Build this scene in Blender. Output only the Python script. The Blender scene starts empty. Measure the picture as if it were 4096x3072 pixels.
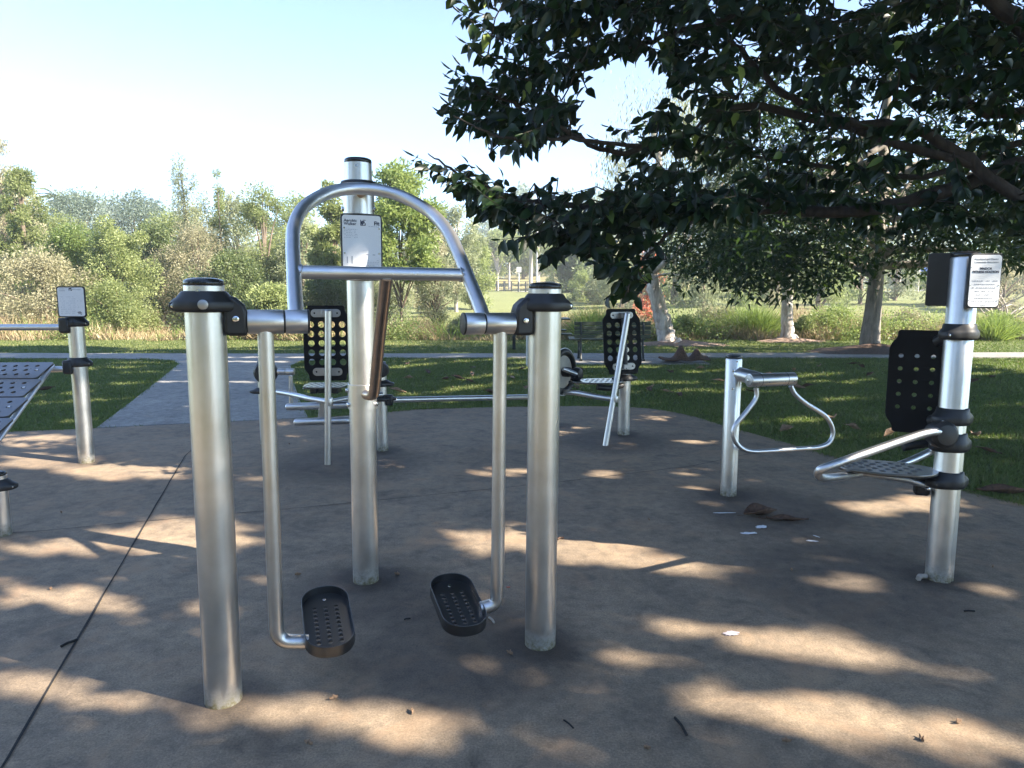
import bpy, bmesh, math, random
import numpy as np
from mathutils import Vector, Matrix
R_ = math.radians
rng = np.random.default_rng(7)
random.seed(7)
S = bpy.context.scene
COL = S.collection

# ---------------------------------------------------------------- camera, sky, sun, exposure
FPX, CAMH = 710.0, 1.5
PITCH = math.atan(94.0/FPX)
cam = bpy.data.cameras.new('camera'); co = bpy.data.objects.new('camera', cam); COL.objects.link(co)
co.location = (0, 0, CAMH); co.rotation_euler = (math.pi/2-PITCH, 0, 0)
cam.sensor_width = 36; cam.lens = FPX*36/1024; cam.clip_start = .05; cam.clip_end = 2000
S.camera = co
S.render.resolution_x, S.render.resolution_y = 1024, 768
SUN_EL, SUN_AZ = R_(36), math.atan2(-.342, .94)          # az measured from +X
SD = Vector((math.cos(SUN_EL)*math.cos(SUN_AZ), math.cos(SUN_EL)*math.sin(SUN_AZ), math.sin(SUN_EL)))
w = bpy.data.worlds.new('World'); S.world = w; w.use_nodes = True
nt = w.node_tree; bg = nt.nodes['Background']; sk = nt.nodes.new('ShaderNodeTexSky')
sk.sky_type = 'NISHITA'; sk.sun_disc = False; sk.sun_elevation = SUN_EL
sk.sun_rotation = math.pi/2-SUN_AZ; sk.air_density = .75; sk.dust_density = 0; sk.ozone_density = 3.0
nt.links.new(sk.outputs[0], bg.inputs[0]); bg.inputs[1].default_value = .10
sun = bpy.data.lights.new('sun', 'SUN'); sun.energy = 5.0; sun.angle = R_(.55); sun.color = (1, .90, .76)
so = bpy.data.objects.new('sun', sun); COL.objects.link(so)
so.rotation_euler = SD.to_track_quat('Z', 'Y').to_euler(); so.location = (20, -10, 30)
S.view_settings.view_transform = 'Standard'; S.view_settings.look = 'None'
S.view_settings.exposure = 2.16; S.view_settings.gamma = 1

# ---------------------------------------------------------------- helpers
def ray(dx, dy):
    a = (dx/2.1602-512)/FPX; b = (384-dy/2.1602)/FPX
    return Vector((a, math.cos(PITCH)+b*math.sin(PITCH), -math.sin(PITCH)+b*math.cos(PITCH)))
def G(dx, dy, z=0):
    d = ray(dx, dy); return Vector((0, 0, CAMH))+d*((z-CAMH)/d.z)
def Y(dx, dy, y):
    d = ray(dx, dy); return Vector((0, 0, CAMH))+d*(y/d.y)
def proj(P):                       # numpy (N,3) -> display coords and depth
    P = np.asarray(P, float); x, y, z = P[:, 0], P[:, 1], P[:, 2]-CAMH
    c, s = math.cos(PITCH), math.sin(PITCH)
    dep = y*c-z*s; up = y*s+z*c; dd = np.where(np.abs(dep) < 1e-6, 1e-6, dep)
    return (512+FPX*x/dd)*2.1602, (384-FPX*up/dd)*2.1602, dep
def tag(o, label=None, cat=None, group=None, kind=None):
    if label: o['label'] = label
    if cat: o['category'] = cat
    if group: o['group'] = group
    if kind: o['kind'] = kind
    return o
def empty(name, loc, label, cat, group=None):
    o = bpy.data.objects.new(name, None); COL.objects.link(o); o.location = loc
    o.empty_display_size = .1
    return tag(o, label, cat, group)

class MB:
    def __init__(s): s.v = []; s.f = []
    def add(s, vs, fs):
        n = len(s.v); s.v += [tuple(v) for v in vs]; s.f += [tuple(i+n for i in f) for f in fs]; return s
    def box(s, c, size, M=None):
        c = Vector(c); sx, sy, sz = [q/2 for q in size]
        vs = [Vector((x, y, z)) for x in (-sx, sx) for y in (-sy, sy) for z in (-sz, sz)]
        if M is not None: vs = [M @ v for v in vs]
        return s.add([v+c for v in vs], [(0,1,3,2),(4,6,7,5),(0,4,5,1),(2,3,7,6),(0,2,6,4),(1,5,7,3)])
    def tube(s, pts, r, n=14, closed=False, cap=True, dome=False):
        pts = [Vector(p) for p in pts]; m = len(pts)
        rs = r if hasattr(r, '__len__') else [r]*m
        if dome and not closed:
            d0 = (pts[0]-pts[1]).normalized(); d1 = (pts[-1]-pts[-2]).normalized(); q0 = []; q1 = []; r0 = []; r1 = []
            for k in range(1, 5):
                a = k/4*math.pi/2*.97
                q0.append(pts[0]+d0*rs[0]*.7*math.sin(a)); r0.append(rs[0]*math.cos(a))
                q1.append(pts[-1]+d1*rs[-1]*.7*math.sin(a)); r1.append(rs[-1]*math.cos(a))
            pts = q0[::-1]+pts+q1; rs = r0[::-1]+list(rs)+r1; m = len(pts)
        T = []
        for i in range(m):
            a = pts[(i-1) % m] if (closed or i > 0) else pts[i]; b = pts[(i+1) % m] if (closed or i < m-1) else pts[i]
            t = b-a; T.append(t.normalized() if t.length > 1e-9 else Vector((0, 0, 1)))
        nn = T[0].orthogonal().normalized(); vs = []
        for i in range(m):
            if i: nn = (T[i-1].rotation_difference(T[i])) @ nn; nn = (nn-T[i]*nn.dot(T[i])).normalized()
            bb = T[i].cross(nn)
            for k in range(n):
                a = 2*math.pi*k/n; vs.append(pts[i]+(nn*math.cos(a)+bb*math.sin(a))*rs[i])
        fs = []
        for i in range(m if closed else m-1):
            j = (i+1) % m
            for k in range(n): fs.append((i*n+k, i*n+(k+1) % n, j*n+(k+1) % n, j*n+k))
        if not closed and cap:
            fs.append(tuple(range(n))[::-1]); fs.append(tuple((m-1)*n+k for k in range(n)))
        return s.add(vs, fs)
    def cyl(s, a, b, r, n=20, bev=0.0, r2=None):
        a, b = Vector(a), Vector(b); r2 = r if r2 is None else r2
        if bev:
            d = (b-a).normalized()*bev
            return s.tube([a, a+d*.3, a+d, b-d, b-d*.3, b], [r-bev, r-bev*.3, r, r2, r2-bev*.3, r2-bev], n)
        return s.tube([a, b], [r, r2], n)
    def lathe(s, c, prof, n=36, axis=None, shape=None):
        c = Vector(c); q = Vector((0, 0, 1)).rotation_difference(Vector(axis)) if axis else None
        vs = []
        for r, z in prof:
            for k in range(n):
                a = 2*math.pi*k/n; rr = r if shape is None else shape(r, z, a)
                v = Vector((rr*math.cos(a), rr*math.sin(a), z)); vs.append(c+(q @ v if q else v))
        fs = []; m = len(prof)
        for i in range(m-1):
            for k in range(n): fs.append((i*n+k, i*n+(k+1) % n, (i+1)*n+(k+1) % n, (i+1)*n+k))
        if prof[0][0] > 0: fs.append(tuple(range(n))[::-1])
        if prof[-1][0] > 0: fs.append(tuple((m-1)*n+k for k in range(n)))
        return s.add(vs, fs)
    def prism(s, outline, a, b):           # outline: list of 3D points; extruded by vector b-a
        d = Vector(b)-Vector(a); n = len(outline); o = [Vector(p)+Vector(a) for p in outline]
        return s.add(o+[p+d for p in o], [tuple(range(n))[::-1], tuple(range(n, 2*n))]+[(i, (i+1) % n, n+(i+1) % n, n+i) for i in range(n)])
    def ball(s, c, r, n=10, sc=(1, 1, 1)):
        prof = [(max(1e-4, r*math.sin(math.pi*i/n)), -r*math.cos(math.pi*i/n)) for i in range(n+1)]
        k = len(s.v); s.lathe((0, 0, 0), prof, 2*n)
        for i in range(k, len(s.v)):
            v = s.v[i]; s.v[i] = (v[0]*sc[0]+c[0], v[1]*sc[1]+c[1], v[2]*sc[2]+c[2])
        return s

def mesh_obj(name, me, mat, parent=None, bevel=0, seg=2):
    o = bpy.data.objects.new(name, me); COL.objects.link(o)
    if mat: me.materials.append(mat)
    if parent is not None: o.parent = parent
    if bevel:
        b = o.modifiers.new('bevel', 'BEVEL'); b.width = bevel; b.segments = seg; b.limit_method = 'ANGLE'; b.angle_limit = R_(40)
    return o
def build(name, mb, mat, parent=None, origin=None, bevel=0, smooth=True, ang=38):
    me = bpy.data.meshes.new(name); off = Vector(origin) if origin is not None else Vector((0, 0, 0))
    me.from_pydata([tuple(Vector(v)-off) for v in mb.v], [], mb.f)
    bm = bmesh.new(); bm.from_mesh(me); bmesh.ops.recalc_face_normals(bm, faces=bm.faces); bm.to_mesh(me); bm.free()
    if smooth:
        me.polygons.foreach_set('use_smooth', [True]*len(me.polygons)); me.set_sharp_from_angle(angle=R_(ang))
    me.update()
    return mesh_obj(name, me, mat, parent, bevel)
def rounded(pts, r, n=5, closed=False):
    pts = [Vector(p) for p in pts]; m = len(pts); out = []
    for i in range(m):
        if not closed and i in (0, m-1): out.append(pts[i]); continue
        p, a, b = pts[i], pts[(i-1) % m], pts[(i+1) % m]
        rr = min(r, (a-p).length*.48, (b-p).length*.48)
        A = p+(a-p).normalized()*rr; B = p+(b-p).normalized()*rr
        for k in range(n+1):
            t = k/n; out.append(A*(1-t)**2+p*2*t*(1-t)+B*t*t)
    return out
def spline(pts, n=6, closed=False):
    pts = [Vector(p) for p in pts]; m = len(pts); out = []
    for i in range(m if closed else m-1):
        if closed: p0, p1, p2, p3 = pts[(i-1) % m], pts[i], pts[(i+1) % m], pts[(i+2) % m]
        else: p0, p1, p2, p3 = pts[max(i-1, 0)], pts[i], pts[i+1], pts[min(i+2, m-1)]
        for k in range(n):
            t = k/n
            out.append(.5*((2*p1)+(p2-p0)*t+(2*p0-5*p1+4*p2-p3)*t*t+(3*p1-p0-3*p2+p3)*t**3))
    if not closed: out.append(pts[-1])
    return out
def plate_mesh(name, outline, holes, th, bev=.003, hr=.02, hn=14):
    """flat plate with real round holes; outline 2D points, holes list of (x,y[,r])"""
    cu = bpy.data.curves.new(name, 'CURVE'); cu.dimensions = '2D'; cu.fill_mode = 'BOTH'
    def sp(pts):
        s = cu.splines.new('POLY'); s.points.add(len(pts)-1)
        for p, q in zip(s.points, pts): p.co = (q[0], q[1], 0, 1)
        s.use_cyclic_u = True
    sp(outline)
    for h in holes:
        r = h[2] if len(h) > 2 else hr
        sp([(h[0]+r*math.cos(2*math.pi*k/hn), h[1]+r*math.sin(2*math.pi*k/hn)) for k in range(hn)])
    cu.extrude = max(th/2-bev, .0005); cu.bevel_depth = bev; cu.bevel_resolution = 1; cu.offset = -bev
    t = bpy.data.objects.new('t', cu); COL.objects.link(t)
    dg = bpy.context.evaluated_depsgraph_get(); me = bpy.data.meshes.new_from_object(t.evaluated_get(dg))
    bpy.data.objects.remove(t); me.name = name
    me.polygons.foreach_set('use_smooth', [True]*len(me.polygons)); me.set_sharp_from_angle(angle=R_(35))
    me.materials.clear()
    return me
def plate(name, outline, holes, th, M, mat, parent, origin=(0, 0, 0), **k):
    me = plate_mesh(name, outline, holes, th, **k)
    me.transform(Matrix.Translation(-Vector(origin)) @ M); return mesh_obj(name, me, mat, parent)
def text_obj(name, txt, size, M, mat, parent, origin=(0, 0, 0), align='LEFT', spacing=1.0, bold=0.0):
    cu = bpy.data.curves.new(name, 'FONT'); cu.body = txt; cu.size = size; cu.align_x = align; cu.extrude = .0004
    cu.space_character = spacing; cu.offset = bold; cu.resolution_u = 3
    t = bpy.data.objects.new('t', cu); COL.objects.link(t)
    dg = bpy.context.evaluated_depsgraph_get(); me = bpy.data.meshes.new_from_object(t.evaluated_get(dg))
    bpy.data.objects.remove(t); me.materials.clear()
    me.transform(Matrix.Translation(-Vector(origin)) @ M); me.name = name
    return me
def join_meshes(name, mes, mat, parent):
    bm = bmesh.new()
    for m in mes: bm.from_mesh(m)
    me = bpy.data.meshes.new(name); bm.to_mesh(me); bm.free(); return mesh_obj(name, me, mat, parent)
def frame(origin, x, y):
    x = Vector(x).normalized(); y = Vector(y); y = (y-x*y.dot(x)).normalized(); z = x.cross(y)
    M = Matrix.Identity(4)
    for i in range(3): M[i][0] = x[i]; M[i][1] = y[i]; M[i][2] = z[i]; M[i][3] = origin[i]
    return M
def rrect(w_, h_, r, n=5, cx=0, cy=0):
    out = []
    for sx, sy, a0 in ((1, 1, 0), (-1, 1, 90), (-1, -1, 180), (1, -1, 270)):
        for k in range(n+1):
            a = R_(a0+90*k/n); out.append((cx+sx*(w_/2-r)+r*math.cos(a), cy+sy*(h_/2-r)+r*math.sin(a)))
    return out

# ---------------------------------------------------------------- materials
def mat(name):
    m = bpy.data.materials.new(name); m.use_nodes = True
    return m, m.node_tree, m.node_tree.nodes['Principled BSDF']
def N(t, ty, **k):
    n = t.nodes.new(ty)
    for a, b in k.items():
        if a in n.inputs: n.inputs[a].default_value = b
        else: setattr(n, a, b)
    return n
def ramp(t, src, stops):
    r = t.nodes.new('ShaderNodeValToRGB'); e = r.color_ramp.elements
    while len(e) < len(stops): e.new(.5)
    for q, (p, c) in zip(e, stops): q.position = p; q.color = (*c, 1) if len(c) == 3 else c
    t.links.new(src, r.inputs[0]); return r
def noise(t, coord, scale, detail=4, rough=.55, dist=0):
    n = N(t, 'ShaderNodeTexNoise', Scale=scale, Detail=detail, Roughness=rough, Distortion=dist)
    t.links.new(coord, n.inputs['Vector']); return n
def mixc(t, fac, a, b, mode='MIX'):
    m = t.nodes.new('ShaderNodeMix'); m.data_type = 'RGBA'; m.blend_type = mode
    for i, v in ((0, fac), (6, a), (7, b)):
        if hasattr(v, 'is_linked') or hasattr(v, 'links'): t.links.new(v, m.inputs[i])
        else: m.inputs[i].default_value = v if i == 0 else (*v, 1)
    return m.outputs[2]
def bump(t, bs, h, st, dist=.01):
    b = N(t, 'ShaderNodeBump', Strength=st, Distance=dist); t.links.new(h, b.inputs['Height']); t.links.new(b.outputs[0], bs.inputs['Normal'])

def metal(name, base=.62, ro=.33, streak=1, dirt=True, tint=(1, 1, 1)):
    m, t, b = mat(name); g = N(t, 'ShaderNodeNewGeometry'); tc = N(t, 'ShaderNodeTexCoord')
    mp = N(t, 'ShaderNodeMapping'); mp.inputs['Scale'].default_value = (1, 1, .04)
    t.links.new(tc.outputs['Object'], mp.inputs[0])
    n1 = noise(t, mp.outputs[0], 420, 2); n2 = noise(t, tc.outputs['Object'], 9, 4, .6)
    c = ramp(t, n2.outputs[0], [(.3, tuple(base*.86*q for q in tint)), (.65, tuple(base*q for q in tint))])
    col = c.outputs[0]
    if dirt:
        sx = N(t, 'ShaderNodeSeparateXYZ'); t.links.new(g.outputs['Position'], sx.inputs[0])
        mr = N(t, 'ShaderNodeMapRange'); mr.inputs[1].default_value = .14; mr.inputs[2].default_value = 0; t.links.new(sx.outputs[2], mr.inputs[0])
        n3 = noise(t, tc.outputs['Object'], 38, 5, .7)
        mu = N(t, 'ShaderNodeMath', operation='MULTIPLY'); t.links.new(mr.outputs[0], mu.inputs[0]); t.links.new(n3.outputs[0], mu.inputs[1])
        r = ramp(t, mu.outputs[0], [(.18, (0, 0, 0)), (.55, (1, 1, 1))])
        col = mixc(t, r.outputs[0], col, (.16, .14, .07))
        sub = N(t, 'ShaderNodeMath', operation='SUBTRACT'); sub.inputs[0].default_value = 1; t.links.new(r.outputs[0], sub.inputs[1]); t.links.new(sub.outputs[0], b.inputs['Metallic'])
    else: b.inputs['Metallic'].default_value = 1
    t.links.new(col, b.inputs['Base Color'])
    rr = N(t, 'ShaderNodeMapRange'); rr.inputs[3].default_value = ro-.05; rr.inputs[4].default_value = ro+.08
    t.links.new(n2.outputs[0], rr.inputs[0]); t.links.new(rr.outputs[0], b.inputs['Roughness'])
    bump(t, b, n1.outputs[0], .02*streak, .0004)
    return m
M_POST = metal('satin_aluminium', .74, .34, tint=(1, .985, .955))
M_TUBE = metal('brushed_steel', .74, .38, dirt=False)
M_TUBE2 = metal('worn_steel', .70, .36, dirt=False, tint=(1, .97, .93))
M_BOLT = metal('bolt_steel', .7, .2, dirt=False)
M_LUG = metal('galvanised_lug', .42, .4, dirt=False)
def black(name, c=.014, ro=.38, grain=220, st=.12):
    m, t, b = mat(name); tc = N(t, 'ShaderNodeTexCoord'); n = noise(t, tc.outputs['Object'], grain, 3); n2 = noise(t, tc.outputs['Object'], 6, 4)
    r = ramp(t, n2.outputs[0], [(.3, (c*.7,)*3), (.75, (c*1.7, c*1.65, c*1.6))]); t.links.new(r.outputs[0], b.inputs['Base Color'])
    rr = N(t, 'ShaderNodeMapRange'); rr.inputs[3].default_value = ro-.08; rr.inputs[4].default_value = ro+.12
    t.links.new(n2.outputs[0], rr.inputs[0]); t.links.new(rr.outputs[0], b.inputs['Roughness'])
    bump(t, b, n.outputs[0], st, .001); return m
M_CAST = black('black_cast_metal', .018, .42)
M_CAP = black('black_gloss_cap', .012, .2)
M_PLATE = black('black_plastic_board', .011, .2, 90, .03)
M_BACK = black('matte_black_backrest', .008, .55, 90, .05)
M_BACK.node_tree.nodes['Principled BSDF'].inputs['Specular IOR Level'].default_value = .15
M_BOARD = black('glossy_black_board', .018, .28, 60, .04)
M_BOARD.node_tree.nodes['Principled BSDF'].inputs['Specular IOR Level'].default_value = 1.0
M_BOARD.node_tree.nodes['Principled BSDF'].inputs['Coat Weight'].default_value = 1.0
M_BOARD.node_tree.nodes['Principled BSDF'].inputs['Coat Roughness'].default_value = .16
M_PEDAL = black('dark_pedal_plastic', .018, .3, 150, .06)
M_PEDAL.node_tree.nodes['Principled BSDF'].inputs['Specular IOR Level'].default_value = .9
def plain(name, c, ro=.6, var=.12, sc=8, st=0, grain=60, metal_=0):
    m, t, b = mat(name); tc = N(t, 'ShaderNodeTexCoord'); n2 = noise(t, tc.outputs['Object'], sc, 5, .6)
    r = ramp(t, n2.outputs[0], [(.3, tuple(q*(1-var) for q in c)), (.7, tuple(min(1, q*(1+var)) for q in c))])
    t.links.new(r.outputs[0], b.inputs['Base Color']); b.inputs['Roughness'].default_value = ro; b.inputs['Metallic'].default_value = metal_
    if st: n = noise(t, tc.outputs['Object'], grain, 5, .65); bump(t, b, n.outputs[0], st, .01)
    return m
M_SIGN = plain('sign_face', (.76, .77, .78), .35, .04, 5)
M_INK = plain('sign_ink', (.035, .04, .07), .6)
M_INK2 = plain('sign_ink_faded', (.28, .31, .36), .6)
M_PALE = plain('pale_disc', (.55, .52, .46), .5)
M_WHITE = plain('white_dropping', (.75, .76, .78), .8, .1, 40)
M_SLAT = plain('bench_slat', (.06, .075, .05), .42, .25, 12)
M_IRON = plain('bench_iron', (.02, .025, .022), .5)
M_WPOST = plain('painted_white_post', (.6, .6, .58), .6)
M_ORANGE = plain('orange_red', (.5, .08, .03), .5)
M_CONDARK = plain('joint_dark', (.02, .018, .017), .95, .4, 30)  # near-black tone of slab joints and dark twigs

def concrete(name, c1, c2, stains=True):
    m, t, b = mat(name); g = N(t, 'ShaderNodeNewGeometry'); P = g.outputs['Position']
    n1 = noise(t, P, .9, 7, .62, .4); n2 = noise(t, P, 14, 6, .7); n3 = noise(t, P, 120, 5, .8); n4 = noise(t, P, 4.2, 6, .72, .6)
    r = ramp(t, n1.outputs[0], [(.3, c1), (.7, c2)])
    r2 = ramp(t, n2.outputs[0], [(.3, (.70, .70, .70)), (.7, (1.2, 1.2, 1.2))])
    r3 = ramp(t, n3.outputs[0], [(.28, (.5, .5, .5)), (.5, (1, 1, 1)), (.75, (1.6, 1.56, 1.5))])
    r4 = ramp(t, n4.outputs[0], [(.30, (.58, .58, .60)), (.47, (.95, .95, .95)), (.60, (1.1, 1.08, 1.04)), (.75, (1.3, 1.22, 1.12))])
    c = mixc(t, 1.0, r.outputs[0], r2.outputs[0], 'MULTIPLY'); c = mixc(t, 1.0, c, r3.outputs[0], 'MULTIPLY'); c = mixc(t, 1.0, c, r4.outputs[0], 'MULTIPLY')
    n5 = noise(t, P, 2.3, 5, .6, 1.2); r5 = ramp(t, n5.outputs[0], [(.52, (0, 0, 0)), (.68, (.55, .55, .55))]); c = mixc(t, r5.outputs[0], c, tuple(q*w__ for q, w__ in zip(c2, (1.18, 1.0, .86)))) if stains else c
    n6 = noise(t, P, 34, 6, .85, 2.0); r6 = ramp(t, n6.outputs[0], [(.33, (.55, .55, .56)), (.42, (1, 1, 1)), (.66, (1, 1, 1)), (.74, (1.5, 1.48, 1.42))]); c = mixc(t, 1.0, c, r6.outputs[0], 'MULTIPLY')
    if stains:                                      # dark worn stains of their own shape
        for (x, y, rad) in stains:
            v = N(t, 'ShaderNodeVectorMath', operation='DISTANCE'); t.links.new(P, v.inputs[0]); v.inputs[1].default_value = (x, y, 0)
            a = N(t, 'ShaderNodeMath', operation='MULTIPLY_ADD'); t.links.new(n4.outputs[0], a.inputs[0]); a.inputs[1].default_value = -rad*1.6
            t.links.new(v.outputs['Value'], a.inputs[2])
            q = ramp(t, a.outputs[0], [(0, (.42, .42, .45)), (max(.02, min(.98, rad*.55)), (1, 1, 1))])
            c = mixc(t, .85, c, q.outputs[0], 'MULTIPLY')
    t.links.new(c, b.inputs['Base Color']); b.inputs['Roughness'].default_value = .78
    ad = N(t, 'ShaderNodeMath', operation='ADD'); t.links.new(n3.outputs[0], ad.inputs[0]); t.links.new(n2.outputs[0], ad.inputs[1])
    bump(t, b, ad.outputs[0], .35, .006); return m

def leafmat(name, stops, trans=.25, ro=.5, tcol=(.25, .4, .05), spec=.3, back=None):
    m, t, b = mat(name); a = N(t, 'ShaderNodeAttribute', attribute_name='rnd'); oi = N(t, 'ShaderNodeObjectInfo')
    r = ramp(t, a.outputs['Fac'], stops); col = r.outputs[0]
    hs = N(t, 'ShaderNodeHueSaturation'); t.links.new(col, hs.inputs['Color'])
    mr = N(t, 'ShaderNodeMapRange'); mr.inputs[3].default_value = .82; mr.inputs[4].default_value = 1.2
    t.links.new(oi.outputs['Random'], mr.inputs[0]); t.links.new(mr.outputs[0], hs.inputs['Value'])
    col = hs.outputs[0]
    t.links.new(col, b.inputs['Base Color']); b.inputs['Roughness'].default_value = ro; b.inputs['Specular IOR Level'].default_value = spec
    if trans:
        tr = N(t, 'ShaderNodeBsdfTranslucent'); tr.inputs[0].default_value = (*tcol, 1); mx = t.nodes.new('ShaderNodeMixShader')
        mx.inputs[0].default_value = trans; t.links.new(b.outputs[0], mx.inputs[1]); t.links.new(tr.outputs[0], mx.inputs[2])
        t.links.new(mx.outputs[0], t.nodes['Material Output'].inputs[0])
    return m
M_FIG = leafmat('fig_leaf', [(0, (.006, .014, .008)), (.6, (.014, .032, .011)), (.965, (.02, .045, .012)), (.985, (.16, .24, .05)), (1, (.3, .36, .08))], .06, .36, (.14, .26, .03), .28)  # top stops: rare yellow-green leaves, backlight painted into the colour
M_SHADE = leafmat('shade_leaf', [(0, (.02, .045, .02)), (1, (.06, .1, .03))], .10, .5, (.1, .2, .03))
LM = {
 'green': leafmat('leaf_green', [(0, (.10, .13, .05)), (.5, (.20, .235, .09)), (1, (.34, .37, .17))], .35, .5, (.42, .5, .17)),
 'bright': leafmat('leaf_bright', [(0, (.08, .13, .04)), (.5, (.17, .23, .07)), (1, (.32, .37, .14))], .4, .4, (.38, .47, .14)),
 'dark': leafmat('leaf_dark', [(0, (.045, .07, .03)), (.6, (.10, .13, .055)), (1, (.2, .23, .1))], .3, .45, (.25, .33, .1)),
 'grey': leafmat('leaf_grey', [(0, (.13, .155, .09)), (.5, (.26, .29, .16)), (1, (.42, .43, .28))], .35, .5, (.45, .49, .28)),
 'blue': leafmat('leaf_blue', [(0, (0.084, 0.120, 0.102)), (.5, (0.156, 0.204, 0.168)), (1, (0.264, 0.300, 0.216))], .3, .5, (0.300, 0.396, 0.240)),
 'pink': leafmat('leaf_pinkish', [(0, (.18, .18, .10)), (.5, (.33, .31, .19)), (1, (.46, .43, .29))], .35, .5, (.45, .43, .26)),
 'red': leafmat('leaf_red', [(0, (.25, .05, .03)), (.5, (.5, .14, .08)), (1, (.6, .3, .2))], .35, .5, (.6, .2, .1)),
 'straw': leafmat('straw', [(0, (0.184, 0.138, 0.069)), (.5, (0.380, 0.299, 0.172)), (1, (0.575, 0.483, 0.322))], .2, .7, (0.460, 0.368, 0.207)),
 'reed': leafmat('reed_green', [(0, (0.065, 0.117, 0.026)), (.5, (0.156, 0.234, 0.052)), (1, (0.325, 0.364, 0.117))], .3, .55, (0.390, 0.520, 0.104)),
}
def bark(name, c1, c2, sc=18, st=.5):
    m, t, b = mat(name); tc = N(t, 'ShaderNodeTexCoord'); mp = N(t, 'ShaderNodeMapping'); mp.inputs['Scale'].default_value = (1, 1, .25)
    t.links.new(tc.outputs['Object'], mp.inputs[0]); n = noise(t, mp.outputs[0], sc, 8, .7, .5); n2 = noise(t, tc.outputs['Object'], 2.5, 4)
    r = ramp(t, n.outputs[0], [(.34, c1), (.62, c2)]); r2 = ramp(t, n2.outputs[0], [(.3, (.75, .75, .75)), (.7, (1.15, 1.12, 1.1))])
    c = mixc(t, 1.0, r.outputs[0], r2.outputs[0], 'MULTIPLY'); t.links.new(c, b.inputs['Base Color']); b.inputs['Roughness'].default_value = .9
    bump(t, b, n.outputs[0], st, .03); return m
M_BARK = bark('fig_bark', (.022, .017, .014), (.065, .05, .04), 14)
M_BARKF = bark('grey_fig_bark', (.13, .12, .10), (.32, .29, .25), 10)
M_PAPER = bark('paperbark', (.24, .19, .155), (.78, .72, .65), 7, .8)
M_GUM = bark('pale_gum_bark', (.3, .27, .23), (.55, .5, .44), 5, .3)
M_TWIG = bark('brown_twig', (.09, .07, .05), (.24, .19, .14), 20)
M_FTWIG = bark('fig_twig', (.02, .016, .012), (.05, .04, .03), 20)

M_FIG2 = leafmat('small_fig_leaf', [(0, (.008, .02, .008)), (.6, (.017, .036, .011)), (1, (.07, .11, .03))], .10, .45, (.15, .28, .04), .2)
# ---------------------------------------------------------------- fast leaf meshes
TPL = {
 'fine': (np.array([[0, 0, 0], [.5, .42, .06], [0, 1, 0], [-.5, .42, .06]]), [(0, 1, 2, 3)]),
 'blade': (np.array([[-.5, 0, 0], [.5, 0, 0], [.28, .6, .12], [-.28, .6, .12], [0, 1, .42]]), [(0, 1, 2, 3), (3, 2, 4)]),
 'big': (np.array([[0, 0, 0], [.42, .28, .05], [0, .3, -.05], [-.42, .28, .05], [.43, .62, -.02], [0, .66, -.12], [-.43, .62, -.02], [0, 1, -.28]]),
         [(0, 1, 2), (0, 2, 3), (1, 4, 5, 2), (2, 5, 6, 3), (4, 7, 5), (5, 7, 6)]),
}
def unit(a): return a/np.maximum(np.linalg.norm(a, axis=1, keepdims=True), 1e-9)
def leaves(name, pos, dr, nr, L, W, tpl, rnd=None):
    pos = np.asarray(pos, float); n = len(pos); T, F = TPL[tpl]
    y = unit(np.asarray(dr, float)); z = np.asarray(nr, float); z = unit(z-y*(z*y).sum(1, keepdims=True)); x = np.cross(y, z)
    L = np.broadcast_to(L, n)[:, None]; W = np.broadcast_to(W, n)[:, None]
    k = len(T); V = np.empty((n, k, 3))
    for i, (a, b, c) in enumerate(T): V[:, i] = pos+x*(a*W)+y*(b*L)+z*(c*L)
    fl = np.concatenate([np.array(f) for f in F]); ln = np.array([len(f) for f in F])
    loops = (fl[None, :]+(np.arange(n)*k)[:, None]).ravel(); tot = np.tile(ln, n); st = np.concatenate([[0], np.cumsum(tot)[:-1]])
    me = bpy.data.meshes.new(name); me.vertices.add(n*k); me.vertices.foreach_set('co', V.ravel().astype(np.float32))
    me.loops.add(len(loops)); me.loops.foreach_set('vertex_index', loops.astype(np.int32))
    me.polygons.add(len(tot)); me.polygons.foreach_set('loop_start', st.astype(np.int32))
    me.update(calc_edges=True); me.validate()
    if rnd is None: rnd = rng.random(n)
    at = me.attributes.new('rnd', 'FLOAT', 'POINT'); at.data.foreach_set('value', np.repeat(rnd, k).astype(np.float32))
    return me
def rdir(n): return unit(rng.normal(size=(n, 3)))
def in_poly(x, y, poly):
    x = np.asarray(x); y = np.asarray(y); r = np.zeros(x.shape, bool); m = len(poly)
    for i in range(m):
        x1, y1 = poly[i]; x2, y2 = poly[(i+1) % m]
        if y1 == y2: continue
        r ^= ((y1 > y) != (y2 > y)) & (x < (x2-x1)*(y-y1)/(y2-y1)+x1)
    return r
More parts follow.
